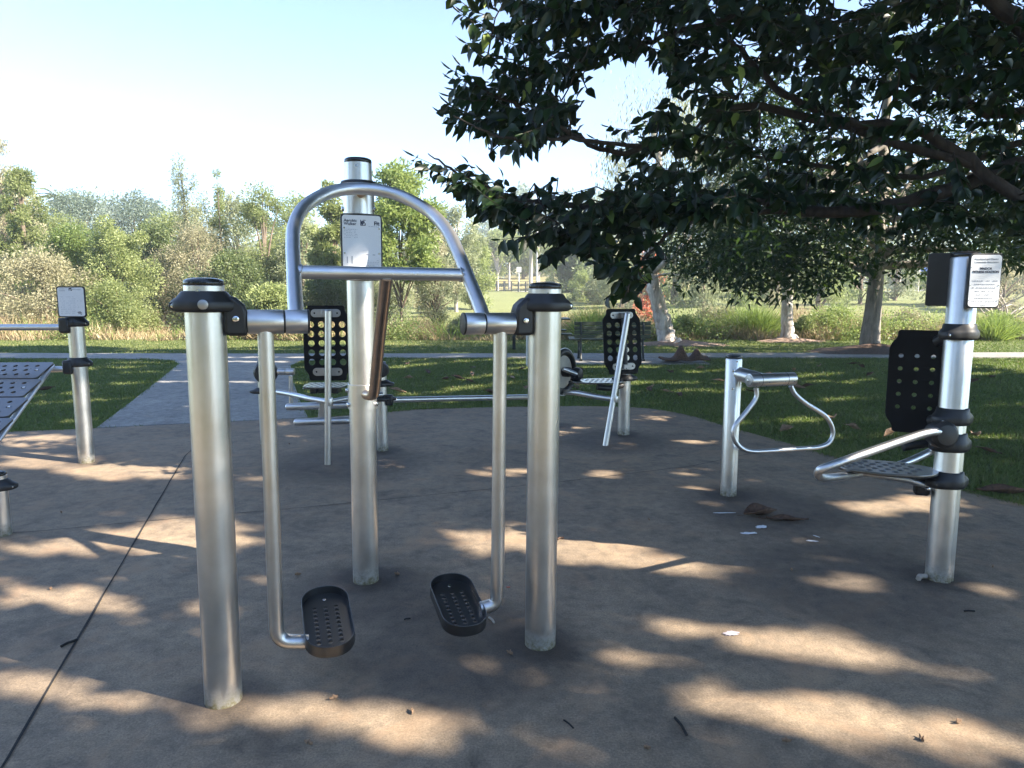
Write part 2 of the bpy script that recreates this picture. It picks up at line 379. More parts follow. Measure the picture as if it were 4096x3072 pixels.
# ================================================================ GROUND
def sstep(a, b, x): t = np.clip((x-a)/(b-a), 0, 1); return t*t*(3-2*t)
def hgt(x, y):
    h = 1.35*sstep(34, 75, y)+2.6*sstep(78, 120, y)*np.exp(-((x-2)/34.)**2)+5*sstep(110, 260, y)
    h = h+(.10*np.sin(x*.35+y*.21)+.08*np.sin(x*.13-y*.31+1))*sstep(24, 40, y)
    return h-.03-.55*sstep(26.5, 29, y)*(1-sstep(30, 35, y))
def grid_sheet(name, xs, ys, fz, m, origin=None):
    X, Yy = np.meshgrid(xs, ys); Z = fz(X, Yy); nx, ny = len(xs), len(ys)
    v = np.stack([X.ravel(), Yy.ravel(), Z.ravel()], 1); i = np.arange(nx*ny).reshape(ny, nx)
    f = np.stack([i[:-1, :-1].ravel(), i[:-1, 1:].ravel(), i[1:, 1:].ravel(), i[1:, :-1].ravel()], 1)
    me = bpy.data.meshes.new(name); me.from_pydata(v.tolist(), [], f.tolist()); me.polygons.foreach_set('use_smooth', [True]*len(me.polygons))
    me.update(); return mesh_obj(name, me, m)
def lawn_mat():
    m, t, b = mat('lawn'); g = N(t, 'ShaderNodeNewGeometry'); P = g.outputs['Position']
    n1 = noise(t, P, .35, 5, .6); n2 = noise(t, P, 5, 6, .75); n3 = noise(t, P, 60, 4, .8); n4 = noise(t, P, 1.7, 6, .7, .5)
    r = ramp(t, n1.outputs[0], [(.3, (.085, .115, .035)), (.6, (.145, .17, .06)), (.8, (.225, .22, .10))])
    r2 = ramp(t, n2.outputs[0], [(.3, (.65, .65, .6)), (.7, (1.25, 1.25, 1.2))]); r3 = ramp(t, n3.outputs[0], [(.25, (.45, .48, .45)), (.75, (1.5, 1.5, 1.4))])
    c = mixc(t, 1., r.outputs[0], r2.outputs[0], 'MULTIPLY'); c = mixc(t, 1., c, r3.outputs[0], 'MULTIPLY')
    r4 = ramp(t, n4.outputs[0], [(.58, (0, 0, 0)), (.72, (1, 1, 1))]); c = mixc(t, r4.outputs[0], c, (.17, .135, .07))
    # dry, tan grass on the far slope
    sx = N(t, 'ShaderNodeSeparateXYZ'); t.links.new(P, sx.inputs[0]); mr = N(t, 'ShaderNodeMapRange'); mr.inputs[1].default_value = 76; mr.inputs[2].default_value = 90
    t.links.new(sx.outputs[1], mr.inputs[0]); nn = N(t, 'ShaderNodeMath', operation='MULTIPLY'); t.links.new(mr.outputs[0], nn.inputs[0])
    rr = ramp(t, n1.outputs[0], [(.2, (.4, .4, .4)), (.5, (1, 1, 1))]); t.links.new(rr.outputs[0], nn.inputs[1])
    c = mixc(t, nn.outputs[0], c, (.30, .20, .10))
    mr2 = N(t, 'ShaderNodeMapRange'); mr2.inputs[1].default_value = 17.2; mr2.inputs[2].default_value = 24; mr2.inputs[4].default_value = .55; t.links.new(sx.outputs[1], mr2.inputs[0]); c = mixc(t, mr2.outputs[0], c, (.30, .31, .14))  # grass paler past the path: sunlight painted into the lawn colour
    t.links.new(c, b.inputs['Base Color']); b.inputs['Roughness'].default_value = .85; b.inputs['Specular IOR Level'].default_value = .15
    ad = N(t, 'ShaderNodeMath', operation='ADD'); t.links.new(n3.outputs[0], ad.inputs[0]); t.links.new(n2.outputs[0], ad.inputs[1]); bump(t, b, ad.outputs[0], .8, .05)
    return m
M_LAWN = lawn_mat()
xs = np.concatenate([np.linspace(-420, -45, 16), np.linspace(-42, 42, 85), np.linspace(45, 420, 16)])
ys = np.concatenate([np.linspace(-60, 18, 30), np.linspace(19, 130, 112), np.linspace(134, 700, 30)])
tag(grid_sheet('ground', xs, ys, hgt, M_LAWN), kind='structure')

# exercise pad: a brown concrete slab, 3 cm proud of the soil
edge = [G(-500, 952), G(0, 933), G(205, 925), G(430, 914), G(655, 903), G(800, 893), G(900, 884), G(1000, 881), G(1130, 878), G(1280, 877), G(1400, 882), G(1490, 897),
        G(1560, 918), G(1640, 940), G(1720, 962), G(1800, 985), G(1900, 1012), G(2010, 1042), G(2110, 1066), G(2212, 1090), G(2330, 1125), G(2480, 1180)]
pad = [(p.x, p.y) for p in spline(edge, 4)]+[(5.2, 2.2), (5.4, -3), (-7, -3), (-8.5, 6)]
def slab(name, poly, z0, z1, m):
    mb = MB().prism([(x, y, 0) for x, y in poly], (0, 0, z0), (0, 0, z1)); me = bpy.data.meshes.new(name); me.from_pydata(mb.v, [], mb.f)
    bm = bmesh.new(); bm.from_mesh(me); bmesh.ops.recalc_face_normals(bm, faces=bm.faces)
    bmesh.ops.triangulate(bm, faces=[f for f in bm.faces if len(f.verts) > 4]); bm.to_mesh(me); bm.free(); me.update()
    return tag(mesh_obj(name, me, m), kind='structure')
POSTS = {'wl': (-1.068, 2.449), 'wr': (.117, 2.867), 'wc': (-.75, 3.545), 'info': (2.24, 3.56), 'trap': (1.6, 5.1), 'sit': (-3.74, 6.1), 's2': (-1.22, 6.56), 's2l': (-2.41, 6.82), 's3': (1.17, 7.32), 's3l': (.54, 7.78)}
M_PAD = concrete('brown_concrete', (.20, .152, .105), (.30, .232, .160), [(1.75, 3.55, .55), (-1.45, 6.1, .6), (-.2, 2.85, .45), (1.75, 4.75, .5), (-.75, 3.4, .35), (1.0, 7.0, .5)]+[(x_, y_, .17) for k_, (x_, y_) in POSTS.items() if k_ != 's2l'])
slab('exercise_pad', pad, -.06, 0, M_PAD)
M_PATH = concrete('grey_concrete', (.25, .245, .23), (.33, .32, .30), None)
def lerp(a, b, t): return (a[0]*(1-t)+b[0]*t, a[1]*(1-t)+b[1]*t)
pl = [(-4.57, 7.66), (-5.3, 9.9), (-6.2, 12.6), (-6.85, 14.5), (-7.3, 15.2), (-8.2, 15.62), (-9.6, 15.8), (-14, 15.9), (-40, 16.6)]
pr = [(-40, 17.9), (-13, 17.1), (-6, 16.9), (2, 17.0), (14, 17.3), (40, 19), (40, 17.7), (14, 16.05), (2, 15.95), (-2.5, 15.9), (-3.8, 15.7), (-4.5, 15.1), (-4.45, 14.2), (-3.6, 11.6), (-2.9, 9.6), (-2.42, 8.31)]
slab('path', pl+pr, -.06, -.004, M_PATH)
slab('bench_slab', [(.9, 14.6), (4.1, 14.6), (4.1, 15.93), (.9, 15.93)], -.06, -.006, M_PATH)
def joint(name, pts, w_=.011):
    P = [Vector((*p, 0)) for p in pts]; o = []; n = 60; L = []; R2 = []
    for i in range(n+1):
        t = i/n*(len(P)-1); k = min(int(t), len(P)-2); p = P[k].lerp(P[k+1], t-k); d = (P[k+1]-P[k]).normalized(); q = Vector((-d.y, d.x, 0))
        ww = w_*(.55+.6*random.random()); p = p+q*random.uniform(-.002, .002); L.append(p+q*ww/2); R2.append(p-q*ww/2)
    vs = [v+Vector((0, 0, .004)) for v in L+R2]; fs = [(i, i+1, n+2+i, n+1+i) for i in range(n)]
    return tag(build(name, MB().add(vs, fs), M_CONDARK, smooth=False), kind='structure')
joint('control_joint', [(-1.1, .4), (-1.63, 2.12), (-2.98, 6.33), (-3.3, 8.02)])
joint('control_joint', [(-6, 3.9), (-3.02, 4.27), (-2.28, 4.52), (-1.43, 4.78), (.34, 5.42), (1.55, 5.95), (2.6, 6.7)], .007)
joint('control_joint', [(-4.56, 7.645), (-2.44, 8.275)], .02)
# far road and its kerb line behind the creek
mb = MB(); xr = np.linspace(-30, 60, 46)
vs = [(x, y, float(hgt(x, y))+.03) for y in (76.0, 80.5) for x in xr]; mb.add(vs, [(i, i+1, 46+i+1, 46+i) for i in range(45)])
tag(build('road', mb, plain('far_road', (.36, .35, .34), .9), smooth=False), kind='structure')

# mown grass blades on the nearer lawn
def on_lawn(x, y):
    p = in_poly(x, y, pad) | in_poly(x, y, pl+pr) | ((x > .85) & (x < 4.15) & (y > 14.5) & (y < 16))
    return ~p
n = 330000
yy = 4.3+(16.-4.3)*rng.random(n)**1.35; xx = rng.uniform(-.80, .80, n)*(yy+.6)
k = on_lawn(xx, yy) & (yy < 15.9); xx, yy = xx[k], yy[k]
# ragged fringe of blades along the slab edges
e = np.array([(p.x, p.y) for p in spline(edge, 10)]); e2 = np.array([lerp(pl[i], pl[i+1], t) for i in range(5) for t in np.linspace(0, 1, 30)]+[lerp(pr[i], pr[i+1], t) for i in range(9, 15) for t in np.linspace(0, 1, 30)])
fr = np.concatenate([e[rng.integers(len(e), size=14000)]+rng.normal(0, .028, (14000, 2)), e2[rng.integers(len(e2), size=9000)]+rng.normal(0, .03, (9000, 2))])
k = ~(in_poly(fr[:, 0], fr[:, 1], pl+pr) & (rng.random(len(fr)) < .7)) & ((fr[:, 0] < -4.5) | (fr[:, 0] > -2.5) | (fr[:, 1] > 8.4)); fr = fr[k]
xb_ = rng.uniform(-17, 17, 70000); yb_ = rng.uniform(17.1, 22, 70000); kb_ = on_lawn(xb_, yb_); xb_, yb_ = xb_[kb_], yb_[kb_]
xx = np.concatenate([xx, fr[:, 0], xb_]); yy = np.concatenate([yy, fr[:, 1], yb_]); n = len(xx)
dr = np.stack([rng.normal(0, .55, n), rng.normal(0, .55, n), np.full(n, .8)], 1)
cl = .5+.5*np.sin(xx*2.3+np.sin(yy*1.7)*2)*np.sin(yy*2.9+np.sin(xx*1.3)*2)
M_BLADE = leafmat('grass_blade', [(0, (.055, .08, .025)), (.5, (.12, .148, .05)), (.82, (.20, .215, .09)), (1, (.36, .30, .17))], .25, .5, (.2, .32, .05), .2)
me = leaves('grass', np.stack([xx, yy, np.full(n, -.03)], 1), dr, rdir(n), rng.uniform(.025, .06, n)*(.8+.5*cl), rng.uniform(.004, .008, n)*(1+yy/14), 'blade', np.clip(rng.random(n)*.8+.2*cl, 0, 1))
tag(mesh_obj('grass', me, M_BLADE), 'short mown green grass blades covering the lawn round the pad', kind='stuff')
# ================================================================ EQUIPMENT HELPERS
def post(name, x, y, h, r, parent, O, m=None, cap=True, groove=False):
    mb = MB()
    if groove:
        mb.lathe((x, y, -.02), [(r, 0), (r, h+.02-.012), (r-.004, h+.02-.004)], 48, shape=lambda rr, z, a: rr*(1-.16*max(0, math.cos(2*(a+.9)))**14))
    else: mb.lathe((x, y, -.02), [(r, 0), (r, h+.02-.003), (r-.003, h+.02)], 48)
    p = build(name, mb, m or M_POST, parent, O)
    if cap:
        c = MB().lathe((x, y, h), [(r*.985, 0), (r*1.0, .002), (r*1.0, .009), (r*.97, .015), (r*.85, .020), (r*.5, .024), (.001, .025)], 48)
        build('cap', c, M_CAP, p, O)
        s = MB(); s.cyl((x+.1*r, y-r-.003, h-.022), (x+.1*r, y-r+.004, h-.022), .006, 10); build('rivet', s, M_BOLT, p, O)
    return p
def clamp(x, y, z, r, yaw, parent, O, hgt_=.066, flare=.030, ear=.03, bolts=True):
    """two-part cast collar: conical top, rounded lower rim, an ear each side"""
    prof = [(0, r-.002, 0), (0, r+.004, -.001), (.1, r+.007, -.004), (.5, r+flare*.55, -hgt_*.30), (.85, r+flare*.88, -hgt_*.45), (1, r+flare, -hgt_*.56), (1, r+flare, -hgt_*.80), (.9, r+flare*.9, -hgt_*.91), (.7, r+flare*.62, -hgt_*.985), (.2, r+.004, -hgt_), (0, r-.002, -hgt_)]
    pp = [(b, c) for a, b, c in prof]; wts = {round(c, 5): a for a, b, c in prof}
    def sh(rr, zz, a):
        q = abs(math.cos(a-yaw)); wt = wts.get(round(zz, 5), 0); return rr+ear*wt*max(0, (q-.55)/.45)**2.2
    mb = MB().lathe((x, y, z), pp, 56, shape=sh); o = build('clamp', mb, M_CAST, parent, O, ang=50)
    if bolts:
        for s in (-1, 1):
            d = Vector((math.cos(yaw), math.sin(yaw), 0))*s; q = Vector((d.y, -d.x, 0))*(1 if s > 0 else -1)
            if q.y > 0: q = -q
            c = Vector((x, y, z-hgt_*.7))+d*(r+flare+ear*.45); b = MB()
            b.cyl(c+q*.001, c+q*.030, .014, 14, .003); build('ear_boss', b, M_CAST, o, O)
            b = MB(); b.cyl(c+q*.026, c+q*.034, .0085, 12, .002); build('bolt', b, M_BOLT, o, O)
    return o
def perf(wd, ht, nx, ny, hr, px, py, cx=0, cy=0, stagger=False):
    out = []
    for j in range(ny):
        for i in range(nx): out.append((cx+(i-(nx-1)/2)*px+(px/4*(1 if j % 2 else -1) if stagger else 0), cy+(j-(ny-1)/2)*py, hr))
    return out
def back_outline(w_, h_, notch=.035, nh=.075, r=.03):
    # notched top and bottom corners as on the photographed boards
    a, b = w_/2, h_/2; P = [(a, b-nh), (a-notch, b-nh+.045), (a-notch, b), (-a+notch, b), (-a+notch, b-nh+.045), (-a, b-nh), (-a, -b+nh), (-a+notch, -b+nh-.045), (-a+notch, -b), (a-notch, -b), (a-notch, -b+nh-.045), (a, -b+nh)]
    return [(p.x, p.y) for p in rounded([(x, y, 0) for x, y in P], r, 5, True)]
def scribble(y, x0, x1, h_, dens=.8):
    out = []; x = x0
    while x < x1:
        l = random.uniform(.004, .012)
        if random.random() < dens: out.append((x, y, min(l, x1-x), h_))
        x += l+.003
    return out
def quads_mesh(name, q, M, O):
    mb = MB()
    for x, y, l, h_ in q: mb.add([M @ Vector((x, y, 0)), M @ Vector((x+l, y, 0)), M @ Vector((x+l, y+h_, 0)), M @ Vector((x, y+h_, 0))], [(0, 1, 2, 3)])
    me = bpy.data.meshes.new(name); me.from_pydata([tuple(Vector(v)-Vector(O)) for v in mb.v], [], mb.f); me.update(); return me

# ================================================================ AEROBIC WALKER
WM = Vector((-.4785, 2.658, 0)); WU = Vector((.9428, .3333, 0)); WV = Vector((-.3333, .9428, 0)); WZ = Vector((0, 0, 1))
WYAW = math.atan2(.3333, .9428)
def Wp(u, v, z): return WM+WU*u+WV*v+WZ*z
O = tuple(WM)
walker = empty('aerobic_walker', O, 'large brushed steel stride walker with arched handlebar and two black foot pedals on brown pad', 'exercise machine')
PR = .0655
walker.location.x += .006; walker.rotation_euler = (0, R_(.5), 0)
for u in (-.629, .629):
    P = Wp(u, 0, 0); post('post', P.x, P.y, 1.512, PR, walker, O)
P = Wp(.02, .925, 0); cpost = post('post', P.x, P.y, 2.105, PR, walker, O)
CP = P
# sleeves on the centre post
mb = MB().lathe((P.x, P.y, 1.86), [(PR, 0), (PR+.009, .001), (PR+.009, .145), (PR, .146)], 48); slv = build('sleeve', mb, M_POST, walker, O)
mb = MB().lathe((P.x, P.y, 2.004), [(PR-.001, 0), (PR+.02, .001), (PR+.016, .012), (PR+.001, .016)], 40); build('black_ring', mb, M_CAST, walker, O)
mb = MB().lathe((P.x, P.y, .905), [(PR, 0), (PR+.006, .001), (PR+.006, .125), (PR, .126)], 48); slv2 = build('sleeve', mb, M_POST, walker, O)
mb = MB()
for zz, aa in ((1.885, 200), (1.885, -10), (1.0, 200), (1.0, -12), (.93, 215), (.93, -12)):
    d = Vector((math.cos(R_(aa)), math.sin(R_(aa)), 0)); c = CP+WZ*zz; b = MB(); b.cyl(c+d*(PR+.004), c+d*(PR+.018), .011, 14, .004); build('bolt', b, M_BOLT, slv if zz > 1.5 else slv2, O)
# clamps, brackets, bearing tubes
ZB = 1.385
for s in (-1, 1):
    P = Wp(s*.629, 0, 0)
    cl = clamp(P.x, P.y, 1.492, PR, WYAW, walker, O, .072, .020, .024)
    zb = ZB if s < 0 else ZB-.012
    out = [(.075, 1.478), (.10, 1.47), (.128, 1.445), (.136, 1.42), (.136, zb-.047), (.066, zb-.047), (.06, zb-.03), (.058, 1.42)]
    th = .078; o3 = [Vector(Wp(s*(.629-a), 0, 0)-WM)+WZ*z for a, z in out]
    mb = MB().prism(o3, WM-WV*th/2, WM+WV*th/2); br = build('bracket', mb, M_CAST, walker, O, bevel=.012)
    b = MB(); c = Wp(s*(.629-.098), -th/2, zb+.012); b.cyl(c+WV*.004, c-WV*.010, .012, 16, .004); b.cyl(c-WV*.009, c-WV*.011, .005, 6); build('bolt', b, M_BOLT, br, O)
    if s < 0:
        b = MB(); c = Vector((P.x, P.y, 1.447))-WV*(PR+.022); b.cyl(c, c-WV*.006, .017, 20, .003); build('cover_disc', b, M_LUG, cl, O)
    u0, u1, u2, u3 = .494, .374, .368, .292
    build('bearing_tube', MB().cyl(Wp(s*u0, 0, zb), Wp(s*u1, 0, zb), .0425, 32, .002), M_TUBE2, walker, O)
    build('bearing_ring', MB().cyl(Wp(s*(u1+.001), 0, zb), Wp(s*(u2-.001), 0, zb), .0405, 32), M_CAST, walker, O)
    e = build('arch_socket', MB().cyl(Wp(s*u2, 0, zb), Wp(s*u3, 0, zb), .0425, 32, .002), M_TUBE, walker, O)
    build('end_cap', MB().cyl(Wp(s*(u3+.001), 0, zb), Wp(s*(u3-.007), 0, zb), .0435, 32, .002), M_CAST, e, O)
    # hanging leg and pedal, shallow swing
    sw = .0 if s < 0 else .015
    uh = .436 if s < 0 else .44
    pts = [Wp(s*uh, 0, zb-.03), Wp(s*uh, sw, .26), Wp(s*uh, sw, .165), Wp(s*(uh-.05), sw, .155), Wp(s*.335, sw, .150)]
    if s > 0: pts = [Wp(s*uh, 0, zb-.03), Wp(s*uh, sw, .30), Wp(s*(uh-.003), sw+.005, .20), Wp(s*.37, sw+.01, .19)]
    if s < 0: pts = [Wp(s*uh, 0, zb-.03), Wp(s*uh, sw, .30), Wp(s*(uh), sw, .19), Wp(s*.325, sw, .170)]
    hb = build('hanger_leg', MB().tube(rounded(pts, .11, 9), .0275, 24), M_TUBE2, walker, O)
    # pedal tray
    tilt = R_(13); ax = (WV*math.cos(tilt)+WZ*math.sin(tilt)); pc = Wp(s*.245, .065+sw, .205) if s < 0 else Wp(.285, .08, .19)
    if s > 0: ax = (WV*math.cos(R_(11))+WZ*math.sin(R_(11)))
    M = frame(pc, WU, ax)
    ol = rrect(.185, .375, .085, 10); hs = [((i-1)*.042, -.12+j*.026+.0, .0085) for i in range(3) for j in range(9)]
    ped = plate('foot_pedal', ol, hs, .007, M, M_PEDAL, walker, O, bev=.0015, hr=.0085)
    rim = MB(); n = len(ol); vs = []
    for k, (q, z) in enumerate(((1.0, -.012), (1.0, .038), (.962, .038), (.962, -.012))):
        for x, y in ol: vs.append(M @ Vector((x*q, y*(1-(1-q)*.5), z)))
    rim.add(vs, [(k*n+i, k*n+(i+1) % n, ((k+1) % 4)*n+(i+1) % n, ((k+1) % 4)*n+i) for k in range(4) for i in range(n)])
    build('pedal_rim', rim, M_PEDAL, ped, O, bevel=.0015)
    st = MB()
    for i in range(3):
        for j in range(8):
            c = M @ Vector(((i-1)*.042+.0, -.107+j*.026, .003)); st.ball(c, .006, 5, (1, 1, .7))
    tmp = build('t', st, M_PEDAL, None, O); bm = bmesh.new(); bm.from_mesh(ped.data); bm.from_mesh(tmp.data); bm.to_mesh(ped.data); bm.free(); bpy.data.objects.remove(tmp)
    b = MB(); c = M @ Vector((0, .135, .004)); nz = (M.to_3x3() @ Vector((0, 0, 1))); b.cyl(c, c+nz*.006, .008, 12, .002); build('bolt', b, M_BOLT, ped, O)
# arched handlebar in its tilted plane
wn = (WV*.80+WZ*.62).normalized(); WB = Wp(0, 0, 1.355)
def Ap(u, w_): return WB+WU*(u+.03)+wn*w_
arch = [(-.350, .02), (-.352, .18), (-.350, .36), (-.346, .52), (-.332, .67), (-.284, .815), (-.19, .93), (-.095, .985), (0, 1.0), (.095, .985), (.19, .93), (.284, .815), (.332, .67), (.346, .52), (.350, .36), (.352, .18), (.350, .02)]
# slight widening toward the base as the tube comes forward
apts = spline([Ap(a*(1+.05*max(0, .4-b)), b) for a, b in arch], 6)
han = build('arched_handlebar', MB().tube(apts, .0285, 28), M_TUBE, walker, O)
build('crossbar', MB().tube([Ap(-.335, .345), Ap(.335, .345)], .0265, 28), M_TUBE, walker, O)
for s in (-1, 1):
    ring = [Ap(s*.326, .345)+(wn*math.cos(a)+WU.cross(wn)*math.sin(a))*.029+WU*s*.006*math.cos(2*a) for a in np.linspace(0, 2*math.pi, 20)[:-1]]
    build('weld_bead', MB().tube(ring, .003, 8, True), M_LUG, walker, O)
stub = MB().tube([Ap(0, 1.0)+WZ*-.004, CP+WZ*1.95-WV*(PR-.01)], .021, 18); build('arch_stub', stub, plain('raw_steel', (.45, .33, .24), .35, .3, 40, metal_=1), walker, O)
lt = [Ap(.01, .345)-WZ*.012, Wp(.052, .55, 1.29), Wp(.058, .74, 1.06), Wp(.058, .80, .985), Wp(.03, .865, .985)]
build('lower_strut', MB().tube(rounded(lt, .05, 7), .0265, 24), plain('bronzed_steel', (.60, .47, .37), .3, .15, 14, metal_=1), walker, O)
# instruction sign strapped to the centre post
SO = CP-WV*(PR+.014)+WZ*1.70
SM = frame(SO, WU, WZ)
sgn = plate('sign_plate', rrect(.196, .315, .018), [], .012, SM, M_CAST, walker, O, bev=.002)
T = Matrix.Translation; F2 = SM @ T((0, 0, .0075))
fc = plate('sign_face', rrect(.182, .300, .014), [], .002, F2, M_SIGN, sgn, O, bev=.0004)
F3 = SM @ T((0, 0, .0095)); ms = []
for tx, x, y, sz, al, bo in (('Aerobic', -.083, .118, .019, 'LEFT', .0002), ('Walker', -.083, .103, .019, 'LEFT', .0002), ('Fit', .084, .106, .025, 'RIGHT', .0008), ('Warning', .0, -.118, .0105, 'LEFT', .0004)):
    ms.append(text_obj('t', tx, sz, F3 @ T((x, y, 0)), None, None, O, al, 1, bo))
# emblem: a square holding a pale P
ms.append(quads_mesh('e', [(-.006, .102, .004, .027), (-.006, .102, .024, .003), (.015, .102, .004, .012), (.006, .126, .013, .003), (-.003, .11, .006, .012)], F3, O))
ms.append(text_obj('t', 'P', .026, F3 @ T((.0, .105, 0)), None, None, O, 'LEFT', 1, .0016))
for m_ in ms[:4]: join_meshes('lettering', [m_], M_INK, sgn)
join_meshes('emblem', ms[4:], M_INK, sgn)
q = []
for i in range(6): q += scribble(.082-i*.0075, -.083, -.02, .0014, .7)
for i in range(5): q += scribble(-.062-i*.008, -.03, .0, .0012, .7); q += scribble(-.062-i*.008, .012, .08, .0014, .75)
for i in range(3): q += scribble(-.132-i*.007, -.075, .08, .0014, .8)
q += scribble(.098, .032, .083, .0016, .9)
q += [(-.072, -.075, .004, .03), (-.05, -.078, .005, .036), (-.017, -.118, .012, .0012), (.02, -.035, .010, .003), (.05, -.036, .012, .003)]
join_meshes('faded_print', [quads_mesh('p', q, F3, O)], M_INK2, sgn)
for x in (-.082, .082):
    for y in (.09, -.028): c = F3 @ Vector((x, y, 0)); build('rivet', MB().cyl(c, c-WV*.002, .004, 10), M_BOLT, sgn, O)
def part_frame(pts): return [Vector(p) for p in pts]
# ================================================================ SEATED STATION A (left, facing away)
def seat_station(name, label, strut, stop, bc, bx, by, bw, bh, seat_c, seat_x, seat_y, sw, sh, nrm):
    """backrest board on a leaning strut, perforated seat board, cross frame"""
    O = tuple(strut); th = empty(name, O, label, 'exercise machine', 'seated exercise machines')
    return th, O
O = (-1.6, 6.02, 0)
legm = empty('seated_foot_press', O, 'seated foot press seen from behind, upright black perforated backrest, between walker legs', 'exercise machine', 'seated exercise machines')
top = Y(709, 672, 6.05); bot = Vector((-1.6, 6.02, 0))
build('strut', MB().tube([bot-Vector((0, 0, .01)), top], .0275, 20, dome=False), M_TUBE2, legm, O)
build('strut_cap', MB().ball(top, .0275, 8, (1, 1, .5)), M_LUG, legm, O)
bc = Y(707, 757, 6.16); bc.z = (Y(707, 660, 6.16).z+Y(707, 822, 6.16).z)/2
bh = Y(707, 660, 6.16).z-Y(707, 822, 6.16).z; bw = Y(758, 757, 6.16).x-Y(658, 757, 6.16).x
xb = Vector((1, .04, 0)).normalized()
BM = frame(bc, xb, WZ)
bk = plate('backrest', back_outline(bw, bh, bw*.10, bh*.15), perf(0, 0, 4, 5, .0, bw*.223, bh*.125, 0, -.005) and [(x, y, .0285) for x, y, r in perf(0, 0, 4, 5, 0, bw*.223, bh*.125)], .014, BM, M_BACK, legm, O, bev=.003)
def lug(c, xd, wd, parent, O):
    M = frame(c, xd, WZ); l = plate('mounting_lug', rrect(wd, wd*.27, wd*.13, 6), [(-.38*wd, 0, .008), (.38*wd, 0, .008)], .008, M, M_LUG, parent, O, bev=.002)
    build('bracket_tab', MB().box(M @ Vector((-.0, 0, .03)), (.05, .05, .06), M.to_3x3()), M_LUG, l, O, bevel=.004); return l
lug(BM @ Vector((0, bh*.40, .013)), xb, .255, legm, O); lug(BM @ Vector((0, -bh*.38, .013)), xb, .255, legm, O)
# seat board
sz = Y(705, 833, 6.42).z; sc_ = Vector((Y(704, 835, 6.42).x, 6.42, sz))
so_ = [(-.18, .17), (-.2, .0), (-.175, -.13), (-.12, -.165), (0, -.172), (.12, -.165), (.175, -.13), (.2, 0), (.18, .17)]
SMx = frame(sc_, Vector((1, .04, 0)), Vector((0, 1, .0)))
so2 = [(p.x, p.y) for p in rounded([(x, y, 0) for x, y in so_], .02, 4, True)]
st_ = plate('seat', so2, [(x, y, .0165) for x, y, r in perf(0, 0, 6, 6, 0, .058, .05, stagger=True)], .016, SMx, M_BOARD, legm, O, bev=.003)
build('seat_bracket', MB().box(sc_-WZ*.04, (.2, .07, .05)).box(sc_-WZ*.04+Vector((-.1, 0, 0)), (.05, .16, .045)).box(sc_-WZ*.04+Vector((.1, 0, 0)), (.05, .16, .045)), M_CAST, legm, O, bevel=.005)
jc = Vector((bot.x, bot.y, 0)).lerp(top, .38); jc = Y(711, 868, 6.04)
col = MB().cyl(jc-WZ*.035, jc+WZ*.035, .034, 20, .003); build('joint_collar', col, M_TUBE2, legm, O)
lp_ = Vector((-2.41, 6.82, 0)); rp_ = Vector((-1.22, 6.56, 0))
for P, h_ in ((lp_, .80), (rp_, .82)):
    pp = post('post', P.x, P.y, h_, .052, legm, O)
# round black hubs on the posts
for c, q in ((Y(574, 804, 6.76), 1.), (Y(824, 799, 6.5), .62)):
    h = MB().lathe(tuple(c), [(.02*q, -.065), (.085*q, -.055), (.110*q, -.03), (.115*q, 0), (.108*q, .03), (.09*q, .05), (.02*q, .055)], 28, axis=(0.15, -1, 0)); build('hub', h, M_CAST, legm, O)
clamp(lp_.x, lp_.y, Y(574, 838, 6.76).z, .052, .1, legm, O, .06, .03, .05, False)
clamp(rp_.x, rp_.y, Y(826, 822, 6.5).z, .052, .1, legm, O, .06, .03, .04, False)
build('frame_tube', MB().tube(spline([Y(570, 842, 6.72), Y(620, 850, 6.5), Y(665, 860, 6.22), jc], 5), .024, 18), M_TUBE, legm, O)
build('frame_tube', MB().tube([jc, Y(760, 858, 6.3), Y(826, 852, 6.5)], .02, 16), M_TUBE, legm, O)
# crank stub and hanging rod
ca, cb = Y(600, 803, 6.75), Y(636, 803, 6.75)
build('crank_tube', MB().cyl(ca, ca.lerp(cb, .48), .03, 20, .002), M_TUBE2, legm, O); build('crank_tube', MB().cyl(ca.lerp(cb, .52), cb, .033, 20, .002), M_TUBE2, legm, O)
build('hanging_rod', MB().cyl(Y(628, 812, 6.74), Y(629, 872, 6.74), .02, 14), M_TUBE2, legm, O)
b1 = Y(688, 877, 6.45); b2 = Y(695, 911, 6.35)
build('foot_bar', MB().tube([Y(622, 879, 6.5), Y(762, 874, 6.5)], .034, 18, dome=True), M_TUBE, legm, O)
build('foot_bar', MB().tube([Y(640, 912, 6.38), Y(752, 908, 6.38)], .033, 18, dome=True), M_TUBE, legm, O)
build('bar_link', MB().prism([Vector((-.035, 0, .0)), Vector((.03, 0, 0)), Vector((.045, 0, .22)), Vector((.0, 0, .22))], Y(693, 912, 6.40)+WV*.0, Y(693, 912, 6.40)+Vector((0, .03, 0))), M_LUG, legm, O, bevel=.005)
# ================================================================ SEATED STATION B (arm wheel, right of the walker)
O = (.91, 6.78, 0)
armm = empty('seated_arm_wheel', O, 'seated machine with leaning black backrest and round wheel, in front of the park bench', 'exercise machine', 'seated exercise machines')
top = Y(1356, 678, 7.0); bot = Vector((.91, 6.78, 0))
build('strut', MB().tube([bot-WZ*.01, top], .029, 20), M_TUBE2, armm, O); build('strut_cap', MB().ball(top, .029, 8, (1, 1, .6)), M_LUG, armm, O)
